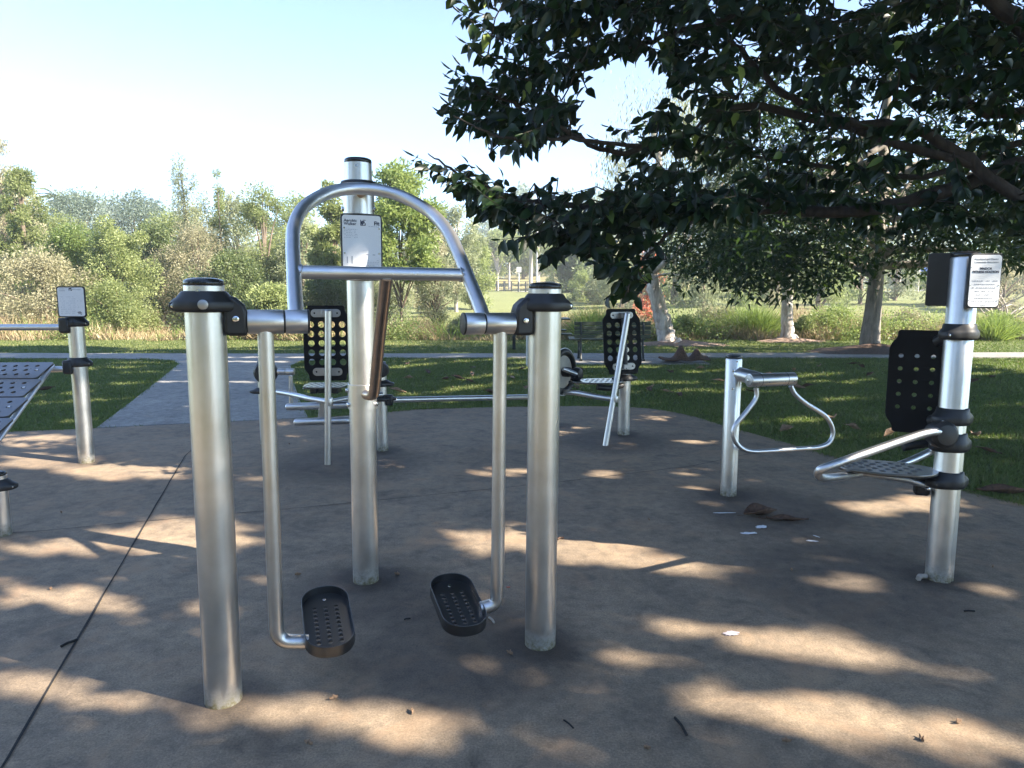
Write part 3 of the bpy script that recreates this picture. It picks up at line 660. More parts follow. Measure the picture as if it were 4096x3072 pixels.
# backrest, leaning with the strut, seen obliquely
tl, tr, bl, br_ = (1314, 670), (1396, 672), (1293, 800), (1374, 806)
q0, q1 = Y(1352, 668, 7.14), Y(1336, 808, 7.02); bcn = (q0+q1)/2; up = (q0-q1); bh = up.length; up.normalize()
xb = Vector((.93, .30, 0)).normalized(); bw = (Y(1388, 740, 7.08)-Y(1299, 740, 7.08)).length*1.0
BM = frame(bcn, xb, up)
plate('backrest', back_outline(bw, bh, bw*.11, bh*.15), [(x, y, .0285) for x, y, r in perf(0, 0, 4, 5, 0, bw*.225, bh*.125)], .014, BM, M_BACK, armm, O, bev=.003)
lug(BM @ Vector((0, bh*.40, .013)), xb, .25, armm, O); lug(BM @ Vector((0, -bh*.38, .013)), xb, .25, armm, O)
build('backrest_rail', MB().tube([BM @ Vector((-.0, bh*.4, .05)), BM @ Vector((0, -bh*.42, .05))], .022, 12), M_CAST, armm, O)
P = Vector((1.17, 7.32, 0)); p3 = post('post', P.x, P.y, .92, .062, armm, O)
clamp(P.x, P.y, Y(1350, 808, 7.3).z, .062, .3, armm, O, .07, .03, .05, False)
P2 = Vector((.46, 7.78, 0)); post('post', P2.x, P2.y, 1.0, .055, armm, O)
sc_ = Y(1290, 824, 7.15); SMx = frame(sc_, Vector((.95, .25, 0)), Vector((-.25, .95, 0)))
so3 = [(p.x, p.y) for p in rounded([(-.30, .06, 0), (-.26, -.02, 0), (-.14, -.14, 0), (.05, -.19, 0), (.2, -.16, 0), (.27, -.06, 0), (.25, .16, 0), (-.05, .19, 0)], .04, 4, True)]
plate('seat', so3, [(x+.04, y, .0165) for x, y, r in perf(0, 0, 6, 5, 0, .058, .052, stagger=True)], .018, SMx, M_BOARD, armm, O, bev=.003)
build('frame_tube', MB().tube(spline([Y(1205, 848, 7.3), Y(1240, 848, 7.1), Y(1290, 857, 6.95), Y(1328, 862, 6.86)], 5), .026, 16), M_TUBE, armm, O)
jc = Y(1328, 862, 6.86); build('joint_collar', MB().cyl(jc-WZ*.03, jc+WZ*.03, .035, 18, .003), M_TUBE2, armm, O)
build('seat_arm', MB().tube(spline([Vector((1.17, 7.3, Y(1350, 830, 7.3).z)), Y(1320, 838, 7.2), Y(1290, 836, 7.15)], 5), .03, 14), M_CAST, armm, O)
# wheel: black ring, pale disc, hub and bulges
wc_ = Y(1216, 803, 7.25); wx = Vector((.8, -.6, 0)).normalized(); wyv = Vector((.6, .8, 0)).normalized()
ax = Vector((.82, -.57, 0)).normalized(); rv = Vector((.57, .82, 0)).normalized()
def ringpts(c, r, n=48): return [c+rv*r*math.cos(t)+WZ*r*math.sin(t) for t in np.linspace(0, 2*math.pi, n+1)[:-1]]
whl = build('wheel', MB().tube(ringpts(wc_, .205), .038, 16, True), M_CAST, armm, O)
build('wheel_trim', MB().tube(ringpts(wc_+ax*.012, .244), .005, 8, True), M_SIGN, whl, O)
build('wheel_disc', MB().cyl(wc_-ax*.008, wc_+ax*.008, .19, 40), M_PALE, whl, O)
build('hub', MB().cyl(wc_-ax*.05, wc_+ax*.09, .05, 24, .01), M_CAST, whl, O)
build('axle', MB().cyl(wc_-ax*.02, P2+WZ*wc_.z, .03, 16), M_TUBE2, whl, O)
for dy in (-.02, .0): pass
rc = Y(1246, 808, 7.2); build('grip_roller', MB().lathe(tuple(rc), [(.02, -.055), (.055, -.045), (.07, -.01), (.07, .01), (.055, .045), (.02, .055)], 24, axis=tuple(ax)), M_CAST, armm, O)
build('grip_bar', MB().cyl(Y(1216, 797, 7.1), Y(1246, 808, 7.15), .022, 14), M_TUBE, armm, O)
# long rail joining the two seated machines
O = (-1.1, 6.6, 0); rail = empty('low_rail', O, 'long low steel rail running behind the walker between the two seated machines', 'rail')
ra, rb_ = Y(834, 864, 6.54), Y(1206, 856, 7.72)
build('rail_tube', MB().cyl(ra, rb_, .027, 20), M_TUBE, rail, O)
cl = clamp(rp_.x, rp_.y, ra.z+.05, .052, .1, rail, O, .06, .03, .06, True)
build('bracket', MB().box(ra+Vector((.03, 0, 0)), (.07, .06, .10)), M_CAST, rail, O, bevel=.015)
# ================================================================ STIRRUP (triangular swing handle)
O = (1.6, 5.1, 0)
tri = empty('stirrup_station', O, 'short steel post with triangular stirrup handle hanging from a horizontal cylinder, right side', 'exercise machine')
pst = post('post', 1.6, 5.1, 1.015, .058, tri, O, groove=True)
for zz in (.93, .80): c = Vector((1.6-.02, 5.1-.058, zz)); build('bolt', MB().cyl(c, c-Vector((0, .012, 0)), .009, 12, .003), M_BOLT, pst, O)
ca, cb = Y(1618, 822, 4.90), Y(1714, 818, 5.02); ax = (cb-ca).normalized(); ln = (cb-ca).length
build('arm', MB().cyl(Vector((1.62, 5.08, ca.z+.03)), ca+ax*.10, .05, 24, .004), M_TUBE, tri, O)
brl = build('cylinder', MB().cyl(ca, cb, .047, 32, .003), M_TUBE2, tri, O)
for t in (.22, .80): c = ca+ax*ln*t; build('groove_ring', MB().cyl(c, c+ax*.003, .0475, 32), M_CAST, brl, O)
build('end_disc', MB().cyl(ca-ax*.006, ca, .04, 28, .002), M_LUG, brl, O); build('end_bolt', MB().cyl(ca-ax*.013, ca-ax*.005, .01, 12, .003), M_BOLT, brl, O)
for t, n_ in ((.12, 4), (.34, 2), (.70, 2), (.9, 4)):
    for k in range(2):
        a = R_(-60+k*45); c = ca+ax*(ln*t+.008*k)+(Vector((ax.y, -ax.x, 0))*math.cos(a)+WZ*math.sin(a))*.0475
        build('grub_screw', MB().ball(c, .004, 4), M_BOLT, brl, O)
lpp = [(1633, 838), (1633, 860), (1612, 890), (1588, 920), (1585, 945), (1600, 967), (1626, 975), (1675, 973), (1730, 969), (1768, 966), (1792, 955), (1799, 930), (1783, 899), (1742, 872), (1718, 852), (1708, 834)]
def tp(x, y):                 # on the vertical plane through the cylinder axis
    n_ = Vector((ax.y, -ax.x, 0)).normalized(); d = ray(x, y); t = ((ca-Vector((0, 0, CAMH))).dot(n_))/d.dot(n_); return Vector((0, 0, CAMH))+d*t
build('stirrup_handle', MB().tube(spline([tp(*q) for q in lpp], 6), .0165, 18), M_TUBE, tri, O)
# ================================================================ INFO POST WITH SEAT AND BACKREST
O = (2.24, 3.56, 0)
inf = empty('chest_press_station', O, 'tall steel post at right with printed notice, black backrest, seat and U handle', 'exercise machine')
PX, PY, PR2 = 2.24, 3.56, .0655
ip = post('post', PX, PY, 1.665, PR2, inf, O, groove=True)
# notice facing the camera, to the right of the post; dark back plate to the left
hN = Y(2094, 549, 3.45).z-Y(2094, 664, 3.45).z
nc = Y(2125, 607, 3.462); nx = Vector((.998, -.04, 0)).normalized()
NM = frame(nc, nx, WZ); wN = .143
sg = plate('sign_plate', rrect(wN+.010, hN+.008, .014), [], .014, NM, M_CAST, inf, O, bev=.002)
NF = NM @ Matrix.Translation((.0, 0, .0085)); plate('sign_face', rrect(wN, hN-.006, .016), [], .002, NF, M_SIGN, sg, O, bev=.0004)
NT = NM @ Matrix.Translation((0, 0, .0105))
for tx, y, sz, bo in (('Maudsland and District', .100, .0118, .0), ('Community Association', .086, .0118, .0), ('MADCA', .054, .0155, .0004), ('FITNESS STATION', .038, .0155, .0004)):
    me = text_obj('lettering', tx, sz, NT @ Matrix.Translation((0, y, 0)), None, None, O, 'CENTER', 1, bo); mesh_obj('lettering', me, M_INK if sz > .013 else M_INK2, sg)
q = []
for i in range(7):
    wd = random.uniform(.035, .062); q += scribble(-.002-i*.0165, -wd, wd, .0042, .92)
mesh_obj('faded_print', quads_mesh('faded_print', q+scribble(-.118, -.012, .012, .004, 1), NT, O), M_INK2, sg)
for x in (-.068, .068):
    for y in (.066, -.02, -.092): c = NT @ Vector((x, y, 0)); build('rivet', MB().cyl(c, c+NT.to_3x3() @ Vector((0, 0, .002)), .0028, 8), M_BOLT, sg, O)
bkc = Y(2034, 604, 3.60); BN = frame(bkc, Vector((.93, -.36, 0)), WZ)
plate('back_plate', rrect(.130, hN+.01, .014), [], .016, BN, M_CAST, inf, O, bev=.003)
zc = lambda y: Y(2082, y, 3.50).z
clamp(PX, PY, zc(700), PR2, .35, inf, O, .080, .017, .030)
clamp(PX, PY, zc(884), PR2, .35, inf, O, .085, .018, .034)
clamp(PX, PY, zc(938), PR2, .35, inf, O, .095, .019, .036)
cl = clamp(PX, PY, zc(1022), PR2, .35, inf, O, .085, .020, .036)
# backrest
bt, bb = Y(1990, 714, 3.72).z, Y(1990, 938, 3.72).z; bcn = Vector((Y(1995, 820, 3.74).x, 3.74, (bt+bb)/2)); bh = bt-bb
BM = frame(bcn, Vector((.86, -.5, 0)), WZ); bw = .34
plate('backrest', back_outline(bw, bh, .036, bh*.15), [(x, y, .0115) for x, y, r in perf(0, 0, 4, 5, 0, .075, bh*.125)], .016, BM, M_BACK, inf, O, bev=.003)
build('backrest_arm', MB().tube([Vector((PX, PY, zc(715))), BM @ Vector((.05, bh*.40, .02))], .03, 14), M_CAST, inf, O)
build('backrest_arm', MB().tube([Vector((PX, PY, zc(905))), BM @ Vector((.05, -bh*.36, .02))], .03, 14), M_CAST, inf, O)
# pivot and U handle
pv = Y(2030, 940, 3.45); build('pivot', MB().lathe(tuple(pv+Vector((.02, .02, 0))), [(.02, -.07), (.055, -.06), (.068, -.02), (.068, .03), (.05, .05), (.02, .055)], 26, axis=(0, -1, .1)), M_CAST, inf, O)
up_ = [Y(2030, 932, 3.44), Y(1990, 938, 3.42), Y(1890, 972, 3.38), Y(1800, 1004, 3.34), Y(1769, 1018, 3.36), Y(1778, 1032, 3.46), Y(1840, 1026, 3.62), Y(1900, 1016, 3.74), Y(1960, 998, 3.84), Y(2010, 975, 3.88), Y(2035, 960, 3.8)]
build('u_handle', MB().tube(spline(up_, 6), .0205, 20), M_TUBE, inf, O)
build('rubber_stop', MB().cyl(Y(1950, 966, 3.66), Y(2035, 952, 3.66), .022, 14, .006), M_CAST, inf, O)
# seat
zs = Y(1900, 1012, 3.62).z; sc_ = Vector((Y(1908, 1012, 3.62).x, 3.62, zs)); sx = Vector((.93, -.36, 0)).normalized(); sy = Vector((.36, .93, 0))
SMx = frame(sc_, sx, sy)
so4 = [(p.x, p.y) for p in rounded([(-.26, .05, 0), (-.2, -.10, 0), (.0, -.155, 0), (.16, -.13, 0), (.25, -.05, 0), (.26, .07, 0), (.1, .16, 0), (-.12, .155, 0)], .05, 5, True)]
plate('seat', so4, [(x, y, .0165) for x, y, r in perf(0, 0, 7, 5, 0, .06, .048, stagger=True) if abs(x)/.24+abs(y)/.2 < 1.02], .018, SMx, M_BOARD, inf, O, bev=.004)
build('seat_arm', MB().tube([Vector((PX-.02, PY, zs-.10)), sc_+sx*.12-WZ*.05, sc_-sx*.1-WZ*.03], .018, 14), M_TUBE, inf, O)
build('seat_bracket', MB().box(Vector((PX, PY, 0))-sx*.11+WZ*(zs-.075), (.075, .06, .12), SMx.to_3x3()), M_CAST, inf, O, bevel=.015)
c = Y(2004, 1056, 3.42); build('bolt', MB().cyl(c+Vector((0, .01, 0)), c-Vector((0, .012, 0)), .009, 12, .003), M_BOLT, inf, O)
# ================================================================ SIT-UP BENCH (left edge)
O = (-3.74, 6.1, 0)
sit = empty('sit_up_bench', O, 'inclined sit-up bench of black perforated boards beside a steel post with sign, left edge', 'exercise machine')
PSx, PSy, PR3 = -3.74, 6.1, .064
post('post', PSx, PSy, Y(172, 690, 6.08).z+.01, PR3, sit, O, cap=False)
zt = Y(172, 684, 6.08).z; clamp(PSx, PSy, zt, PR3*.97, .1, sit, O, .085, .017, .030)
zm = Y(172, 772, 6.08).z; clamp(PSx, PSy, zm, PR3, .1, sit, O, .080, .017, .032)
yr = 6.05
build('bracket', MB().box(Y(141, 703, yr), (.09, .07, .13)), M_CAST, sit, O, bevel=.018)
build('bracket', MB().box(Y(148, 793, yr), (.08, .07, .12)), M_CAST, sit, O, bevel=.018)
ra = Y(137, 707, yr); build('hand_rail', MB().cyl(ra, ra+Vector((-2.2, -.02, 0)), .0275, 20), M_TUBE, sit, O)
rb2 = Y(146, 797, yr); build('rail', MB().cyl(rb2, rb2+Vector((-.33, -.08, -.0)), .026, 20), M_TUBE, sit, O)
sc0 = Y(155, 652, 6.02); NM = frame(sc0, Vector((1, .1, 0)), WZ)
hs_ = Y(150, 619, 6.02).z-Y(150, 686, 6.02).z; ws_ = Y(185, 650, 6.02).x-Y(127, 650, 6.02).x
sg = plate('sign_plate', rrect(ws_, hs_, .02), [], .014, NM, M_CAST, sit, O, bev=.002)
NF = NM @ Matrix.Translation((0, 0, .0085)); plate('sign_face', rrect(ws_-.018, hs_-.02, .016), [], .002, NF, M_SIGN, sg, O, bev=.0004)
NT = NM @ Matrix.Translation((0, 0, .0105)); q = []
for i in range(9): q += scribble(.04-i*.017, -ws_*.38, ws_*.1+random.random()*ws_*.28, .0022, .6)
q += [(-ws_*.4, hs_*.41, ws_*.2, .003), (ws_*.02, hs_*.38, ws_*.35, .004), (-ws_*.4, hs_*.35, ws_*.22, .003)]
mesh_obj('faded_print', quads_mesh('faded_print', q, NT, O), M_INK2, sg)
mesh_obj('emblem', quads_mesh('emblem', [(-.012, hs_*.36, .006, .022), (-.006, hs_*.36+.012, .016, .010), (.002, hs_*.36, .012, .008)], NT, O), M_INK, sg)
mesh_obj('emblem', quads_mesh('emblem', [(ws_*.22, -hs_*.38, .026, .004), (ws_*.2, -hs_*.38+.007, .032, .005), (ws_*.23, -hs_*.38+.015, .02, .003), (ws_*.3, -hs_*.38-.008, .01, .004)], NT, O), M_INK, sg)
# boards: right ends measured, each runs off to the left; top edge far, bottom edge near
e_t, e_b = Y(110, 783, 6.0), Y(-14, 952, 4.85)
sl = (e_b-e_t); Ltot = sl.length; sd = sl.normalized(); xd = Vector((-1, -.06, 0)).normalized(); nb = 4
build('side_rail', MB().tube([e_t-WZ*.035-xd*.0-sd*.02, e_b-WZ*.035], .022, 14), M_TUBE, sit, O); build('side_rail', MB().tube([e_t-WZ*.035+xd*.52, e_b-WZ*.035+xd*.52], .022, 14), M_TUBE, sit, O)
bl_ = Ltot/nb
for i in range(nb):
    c = e_t+sd*(bl_*(i+.5))+xd*.30-WZ*.0
    BM = frame(c, -xd, -sd); wd, ht = .62, bl_*.94
    b_ = plate('board', rrect(wd, ht, .035), [(x+(.035 if j % 2 else -.035)/2, y, .0165) for j in range(3) for x, y in [((k-2.5)*.088+.0, (j-1)*ht*.26) for k in range(6)]], .016, BM, M_BOARD, sit, O, bev=.003)
    build('bolt', MB().cyl(BM @ Vector((wd/2-.07, 0, .006)), BM @ Vector((wd/2-.07, 0, .012)), .012, 14, .003), M_BOLT, b_, O)
# low end post at the frame edge
P = G(6, 1155); zt = Y(4, 1022, P.y).z
lp2 = post('end_post', P.x, P.y, zt-.012, .05, sit, O); clamp(P.x, P.y, zt-.035, .05, .2, sit, O, .07, .024, .035)
build('end_rail', MB().cyl(Vector((P.x-.02, P.y, zt-.07)), Vector((P.x-.8, P.y+.05, zt-.07)), .026, 16), M_TUBE, sit, O)
# ================================================================ PARK BENCH, PICNIC TABLE
def arcpts(lst): return spline([Vector(p) for p in lst], 5)
bx0, bx1, by = 1.36, 2.93, 15.25
O = ((bx0+bx1)/2, by, 0)
bench = empty('park_bench', O, 'green slatted park bench with cast iron legs beside the path, facing the camera side', 'bench')
zb = lambda y: Y(1320, y, 15.35).z
xl, xr_ = Y(1240, 740, 15.3).x, Y(1404, 740, 15.3).x
zseat, ztop = .44, .83
for k in range(4):
    z = ztop-.045-k*.092; build('back_slat', MB().box(((xl+xr_)/2, by+.02-k*.018, z), (xr_-xl, .03, .078)), M_SLAT, bench, O, bevel=.006)
for k in range(5): build('seat_slat', MB().box(((xl+xr_)/2-.1, by+.10+k*.085, zseat+.005*k), (xr_-xl, .07, .032)), M_SLAT, bench, O, bevel=.006)
for x in (xl+.14, xr_-.16):
    mb = MB().tube(arcpts([(x, by+.0, ztop-.02), (x, by-.03, .62), (x, by+.02, .43), (x-.0, by+.0, .25), (x, by-.10, 0)]), [.024]*21, 8)
    mb.tube(arcpts([(x, by+.02, .41), (x, by+.28, .40), (x, by+.46, .42), (x, by+.42, .2), (x, by+.50, 0)]), .024, 8)
    mb.tube([(x, by-.16, .01), (x, by-.04, .015)], .03, 8); mb.tube([(x, by+.44, .015), (x, by+.56, .01)], .03, 8)
    build('cast_leg', mb, M_IRON, bench, O)
O = (.75, 17.9, 0); tb = empty('picnic_table', O, 'dark slatted picnic table with bench seats, left of and behind the park bench', 'table')
x0, x1 = -.3, 1.45
for k in range(5): build('top_slat', MB().box(((x0+x1)/2, 17.7+k*.16, .78), (x1-x0, .14, .04)), M_SLAT, tb, O, bevel=.006)
for yy_ in (17.15, 18.95):
    for k in range(2): build('seat_slat', MB().box(((x0+x1)/2, yy_+k*.15, .44), (x1-x0, .13, .04)), M_SLAT, tb, O, bevel=.006)
for x in (x0+.35, x1-.3):
    build('leg', MB().box((x, 18.0, .38), (.08, .10, .76)), M_IRON, tb, O, bevel=.01); build('cross_arm', MB().box((x, 18.1, .40), (.05, 1.9, .05)), M_IRON, tb, O, bevel=.01)
# pale marker post by the path
p = G(1148, 789); O = tuple(p); mk = MB().prism([Vector((x, y, 0)) for x, y in rrect(.22, .16, .03)], p-WZ*.02, p+WZ*.98)
tag(build('path_bollard', mk, M_WPOST, None, O), 'pale concrete bollard half hidden behind the right walker post', 'bollard').location = O
# ================================================================ TREES
sdn = np.array(SD)
def limb(pts, r0, r1, n=8, seg=5, wob=0.0):
    P = spline(pts, seg); m = len(P)
    if wob: P = [p+Vector(tuple(rng.normal(0, wob, 3))) if 0 < i < m-1 else p for i, p in enumerate(P)]
    return P, [r0*(1-i/(m-1))+r1*i/(m-1) for i in range(m)]
# ---- shadow gaps: sunlit patches the pad really shows (ground areas, as display polygons / ellipses)
GP = [[(-80, 1385), (453, 1510), (560, 1470), (650, 1485), (760, 1488), (900, 1522), (1100, 1555), (1250, 1612), (1205, 1645), (1100, 1632), (950, 1605), (800, 1622), (640, 1595), (450, 1570), (300, 1540), (100, 1535), (-80, 1530)],
      [(1398, 1470), (1560, 1482), (1700, 1492), (1900, 1520), (2000, 1522), (2212, 1550), (2300, 1660), (2100, 1650), (1950, 1612), (1800, 1598), (1600, 1568), (1450, 1528)],
      [(1550, 1345), (1700, 1352), (1880, 1380), (2040, 1440), (1900, 1460), (1700, 1455), (1600, 1420), (1500, 1400)],
      [(910, 1140), (1100, 1150), (1300, 1165), (1476, 1195), (1440, 1218), (1250, 1212), (1100, 1190), (960, 1175)]]
GE = [(178, 1296, 135, 32), (478, 1331, 118, 27), (405, 1160, 158, 40), (180, 1174, 105, 27), (20, 1195, 48, 22), (15, 1262, 45, 36), (275, 1017, 145, 18), (80, 950, 95, 12), (80, 992, 95, 10),
      (532, 1039, 32, 13), (1515, 1231, 98, 20), (1779, 1253, 70, 14), (1975, 1259, 65, 14), (1950, 1090, 165, 17), (1435, 1362, 100, 28), (1336, 1420, 115, 32), (2155, 1286, 65, 20), (1150, 1452, 185, 18),
      (1525, 1058, 30, 7), (1100, 1022, 70, 9), (1300, 1025, 60, 8), (1480, 1018, 50, 7), (700, 962, 50, 6), (1310, 962, 45, 5), (1500, 950, 60, 6), (1440, 905, 60, 5), (820, 1000, 40, 6), (60, 1010, 60, 6), (560, 1255, 50, 12), (2180, 1075, 60, 8)]
def hashn(x, y, s):
    return np.sin(x*1.3*s+2.1*np.sin(y*.9*s+1.7))*np.sin(y*1.7*s+1.9*np.sin(x*1.1*s+.4))
def in_gap(g):                       # g (N,2) ground points
    P = np.concatenate([g, np.zeros((len(g), 1))], 1); dx, dy, dep = proj(P); vis = dep > .3; r = np.zeros(len(g), bool)
    for p in GP:
        for oy in (-14, -5, 5, 14): r |= in_poly(dx, dy+oy, p)
    for cx, cy, a, b in GE: r |= ((dx-cx)/(a*1.12+6))**2+((dy-cy)/(b*1.22+4))**2 < 1
    r &= vis
    x, y = g[:, 0], g[:, 1]; c, s = math.cos(-.35), math.sin(-.35); u = x*c-y*s; v = x*s+y*c
    h = hashn(u*.75, v*2.0, 1.)+.35*hashn(u*2.4, v*4.1, 1.)
    r |= (h > np.where(y > 7.2, .70-.12*(x > .5), 1.04)-.12*(y > 12))
    return r
def edge_of_shade(x, y):              # lawn beyond ~20 m lies in full sun, ragged edge
    return y < np.where(x > 3.0, 17.2, 19.3)+.5*np.sin(x*.9)+.5*np.sin(x*.37+2)
# ---- 1. the near fig: visible low crown reaching in from the right
O = (6.6, 5.8, 0)
fig = empty('fig_tree', O, 'big dark glossy-leaved fig tree overhanging the pad from the right, its trunk out of frame', 'tree')
TR = Vector((6.6, 5.8, 0))
ms = MB()
P, r = limb([TR+Vector((0, 0, -.1)), TR+Vector((.05, 0, .6)), TR+Vector((-.05, .05, 1.6)), TR+Vector((0, 0, 2.6)), TR+Vector((.1, .1, 4.2)), TR+Vector((0, 0, 6.5)), TR+Vector((.2, 0, 9.0))], .38, .10, seg=6); r[0] = .55; r[1] = .5
ms.tube(P, r, 16); build('trunk', ms, M_BARK, fig, O, ang=80)
limbs = []
def addlimb(pts, r0, r1): P, r = limb(pts, r0, r1, seg=7, wob=.008); limbs.append((P, r)); return P
L1 = addlimb([TR+Vector((0, 0, 2.3)), Y(2330, 335, 5.9), Y(2212, 352, 5.8), Y(2060, 405, 5.8), Y(1900, 448, 5.9), Y(1760, 458, 6.0), Y(1600, 428, 6.0), Y(1450, 432, 5.9), Y(1300, 446, 5.7), Y(1180, 440, 5.5), Y(1080, 418, 5.3), Y(985, 372, 5.1), Y(925, 332, 5.0)], .095, .005)
L2 = addlimb([TR+Vector((0, 0, 1.9)), Y(2350, 540, 5.6), Y(2212, 440, 5.5), Y(2090, 345, 5.6), Y(1965, 272, 5.7), Y(1840, 268, 5.8), Y(1760, 235, 5.9), Y(1690, 200, 6.0), Y(1600, 110, 6.1), Y(1530, 20, 6.2), Y(1480, -80, 6.3)], .072, .02)
L3 = addlimb([TR+Vector((0, 0, 3.0)), Y(2300, 150, 5.6), Y(2212, 60, 5.4), Y(2130, -20, 5.3), Y(2050, -150, 5.2)], .10, .06)
L4 = addlimb([TR+Vector((0, 0, 3.3)), Y(2212, 240, 6.2), Y(2080, 215, 6.3), Y(1900, 120, 6.4), Y(1700, 25, 6.4), Y(1500, 60, 6.2), Y(1300, 120, 6.0), Y(1150, 150, 5.8), Y(1040, 120, 5.6)], .06, .008)
L5 = addlimb([L2[20], Y(1640, 230, 6.0), Y(1480, 290, 5.9), Y(1330, 330, 5.7), Y(1200, 270, 5.5), Y(1080, 210, 5.4), Y(1000, 175, 5.3)], .045, .006)
L6 = addlimb([L1[36], Y(1520, 470, 5.9), Y(1430, 520, 5.6), Y(1370, 590, 5.3), Y(1350, 640, 5.2)], .03, .005)
L7 = addlimb([L5[18], Y(1230, 300, 5.3), Y(1120, 300, 5.1), Y(1040, 280, 5.0), Y(980, 250, 5.0)], .022, .005)
L8 = addlimb([TR+Vector((0, 0, 2.9)), Y(2250, 300, 7.0), Y(2000, 380, 7.2), Y(1800, 360, 7.2), Y(1600, 330, 7.0), Y(1420, 240, 6.9)], .055, .008)
LP = np.array([tuple(p) for P, r in limbs for p in P])
POLY_A = [(995, -80), (1030, 20), (1060, 90), (1078, 150), (1030, 165), (1000, 175), (1000, 205), (1030, 230), (990, 240), (1000, 262), (1030, 290), (1065, 318), (1095, 322), (1120, 310), (1165, 305), (1185, 285), (1225, 280), (1245, 245), (1265, 235), (1252, 215), (1258, 170), (1225, 125), (1290, 118), (1400, 112), (1440, 130), (1480, 160), (2330, 170), (2330, -80)]
POLY_B = [(935, 348), (955, 352), (1010, 382), (1090, 388), (1150, 398), (1180, 402), (1240, 412), (1290, 440), (1330, 415), (1380, 395), (1600, 395), (1600, 455), (1480, 455), (1430, 480), (1395, 505), (1385, 560), (1360, 615), (1340, 600), (1310, 548), (1210, 540), (1140, 520), (1110, 505), (1180, 480), (1100, 462), (1050, 450), (980, 405)]
POLY_C = [(1300, 275), (1350, 225), (1400, 200), (1480, 160), (2330, 150), (2330, 560), (2200, 500), (1900, 470), (1700, 440), (1600, 430), (1500, 440), (1400, 440), (1330, 390), (1310, 330)]
def nodes_in(poly, n, y0, y1):
    xs_, ys_ = [q[0] for q in poly], [q[1] for q in poly]; out = []
    while len(out) < n:
        x, y = random.uniform(min(xs_), max(xs_)), random.uniform(min(ys_), max(ys_))
        if not in_poly(np.array([x]), np.array([y]), poly)[0]: continue
        out.append(tuple(Y(x, y, random.uniform(y0, y1))))
    return out
ntwA = nodes_in(POLY_A, 320, 4.9, 7.0); ntwB = nodes_in(POLY_B, 88, 4.8, 6.2); ntwC = nodes_in(POLY_C, 170, 5.2, 7.4)
edgeB = [tuple(Y(*q, 5.0)) for q in ((945, 352), (975, 378), (1010, 400), (1050, 405), (1090, 420))]+[tuple(Y(*q, 5.3)) for q in ((1020, 170), (1010, 245), (1090, 150), (1050, 60), (1060, 110), (1015, 10))]
TW = np.array(ntwA+ntwB+ntwC+edgeB); ne = len(edgeB)
# big clear windows onto the sky inside the crown
dx, dy, dp = proj(TW); keep = np.ones(len(TW), bool)
for cx, cy, a, b in ((1320, 152, 62, 24), (1340, 215, 40, 34), (2060, 290, 60, 60), (1500, 240, 26, 18), (1960, 350, 30, 18), (1760, 320, 30, 20), (1820, 395, 35, 14), (1560, 330, 24, 24), (2150, 230, 30, 24), (1700, 90, 22, 16), (1880, 190, 24, 20), (1620, 180, 26, 18), (2020, 120, 22, 16), (1430, 60, 22, 18), (1530, 395, 26, 22), (1180, 215, 14, 20), (1620, 95, 20, 16), (2000, 390, 44, 16), (1720, 375, 26, 14), (1930, 60, 20, 14), (2120, 130, 26, 16), (1560, 30, 20, 14), (1110, 90, 12, 16), (1160, 160, 14, 14), (1220, 60, 14, 12), (1090, 270, 12, 12), (1350, 330, 26, 20), (1450, 380, 20, 16), (1640, 250, 18, 14), (1840, 130, 22, 14), (1900, 300, 20, 14)):
    keep &= ~(((dx-cx)/a)**2+((dy-cy)/b)**2 < 1)
keep[-ne:] = True; TW = TW[keep]
n = len(TW)
out = unit(np.array([-.85, -.25, 0.])+rng.normal(0, .55, (n, 3))*np.array([1, 1, .6])+np.array([0, 0, .12]))
out[-ne:] = unit(np.array([-1, -.2, .35])+rng.normal(0, .12, (ne, 3)))
TL = rng.uniform(.28, .52, n); base = TW-out*TL[:, None]*.6; tip = TW+out*TL[:, None]*.4
tw = MB(); conn = MB(); lp, ld, ln_, ll, lw = [], [], [], [], []
for i in range(n):
    b, t = Vector(base[i]), Vector(tip[i]); mid = (b+t)/2-Vector((0, 0, .03))
    tw.tube([b, mid, t], [.0045, .0035, .002], 4, cap=False)
    d = (t-b).normalized(); side = d.cross(Vector((0, 0, 1))); side = side.normalized() if side.length > .1 else Vector((1, 0, 0)); m = int(TL[i]/.027)
    for k in range(m):
        f = (k+.5)/m; p = b.lerp(t, f)-Vector((0, 0, .03*4*f*(1-f)))
        s = 1 if k % 2 else -1; a = (k*2.4)
        dd = d*random.uniform(.15, .7)+side*s*random.uniform(.25, .9)+Vector((0, 0, 1))*random.uniform(-1.1, .15)
        lp.append(p); ld.append(dd); ln_.append(Vector((random.uniform(-.8, .6), random.uniform(-1.2, -.1), random.uniform(-.1, .9)))); ll.append(random.uniform(.095, .165)*(1 if f < .85 else .8)); lw.append(random.uniform(.050, .076))
    lp.append(t); ld.append(d+Vector((0, 0, .2))); ln_.append(side); ll.append(.10); lw.append(.016)
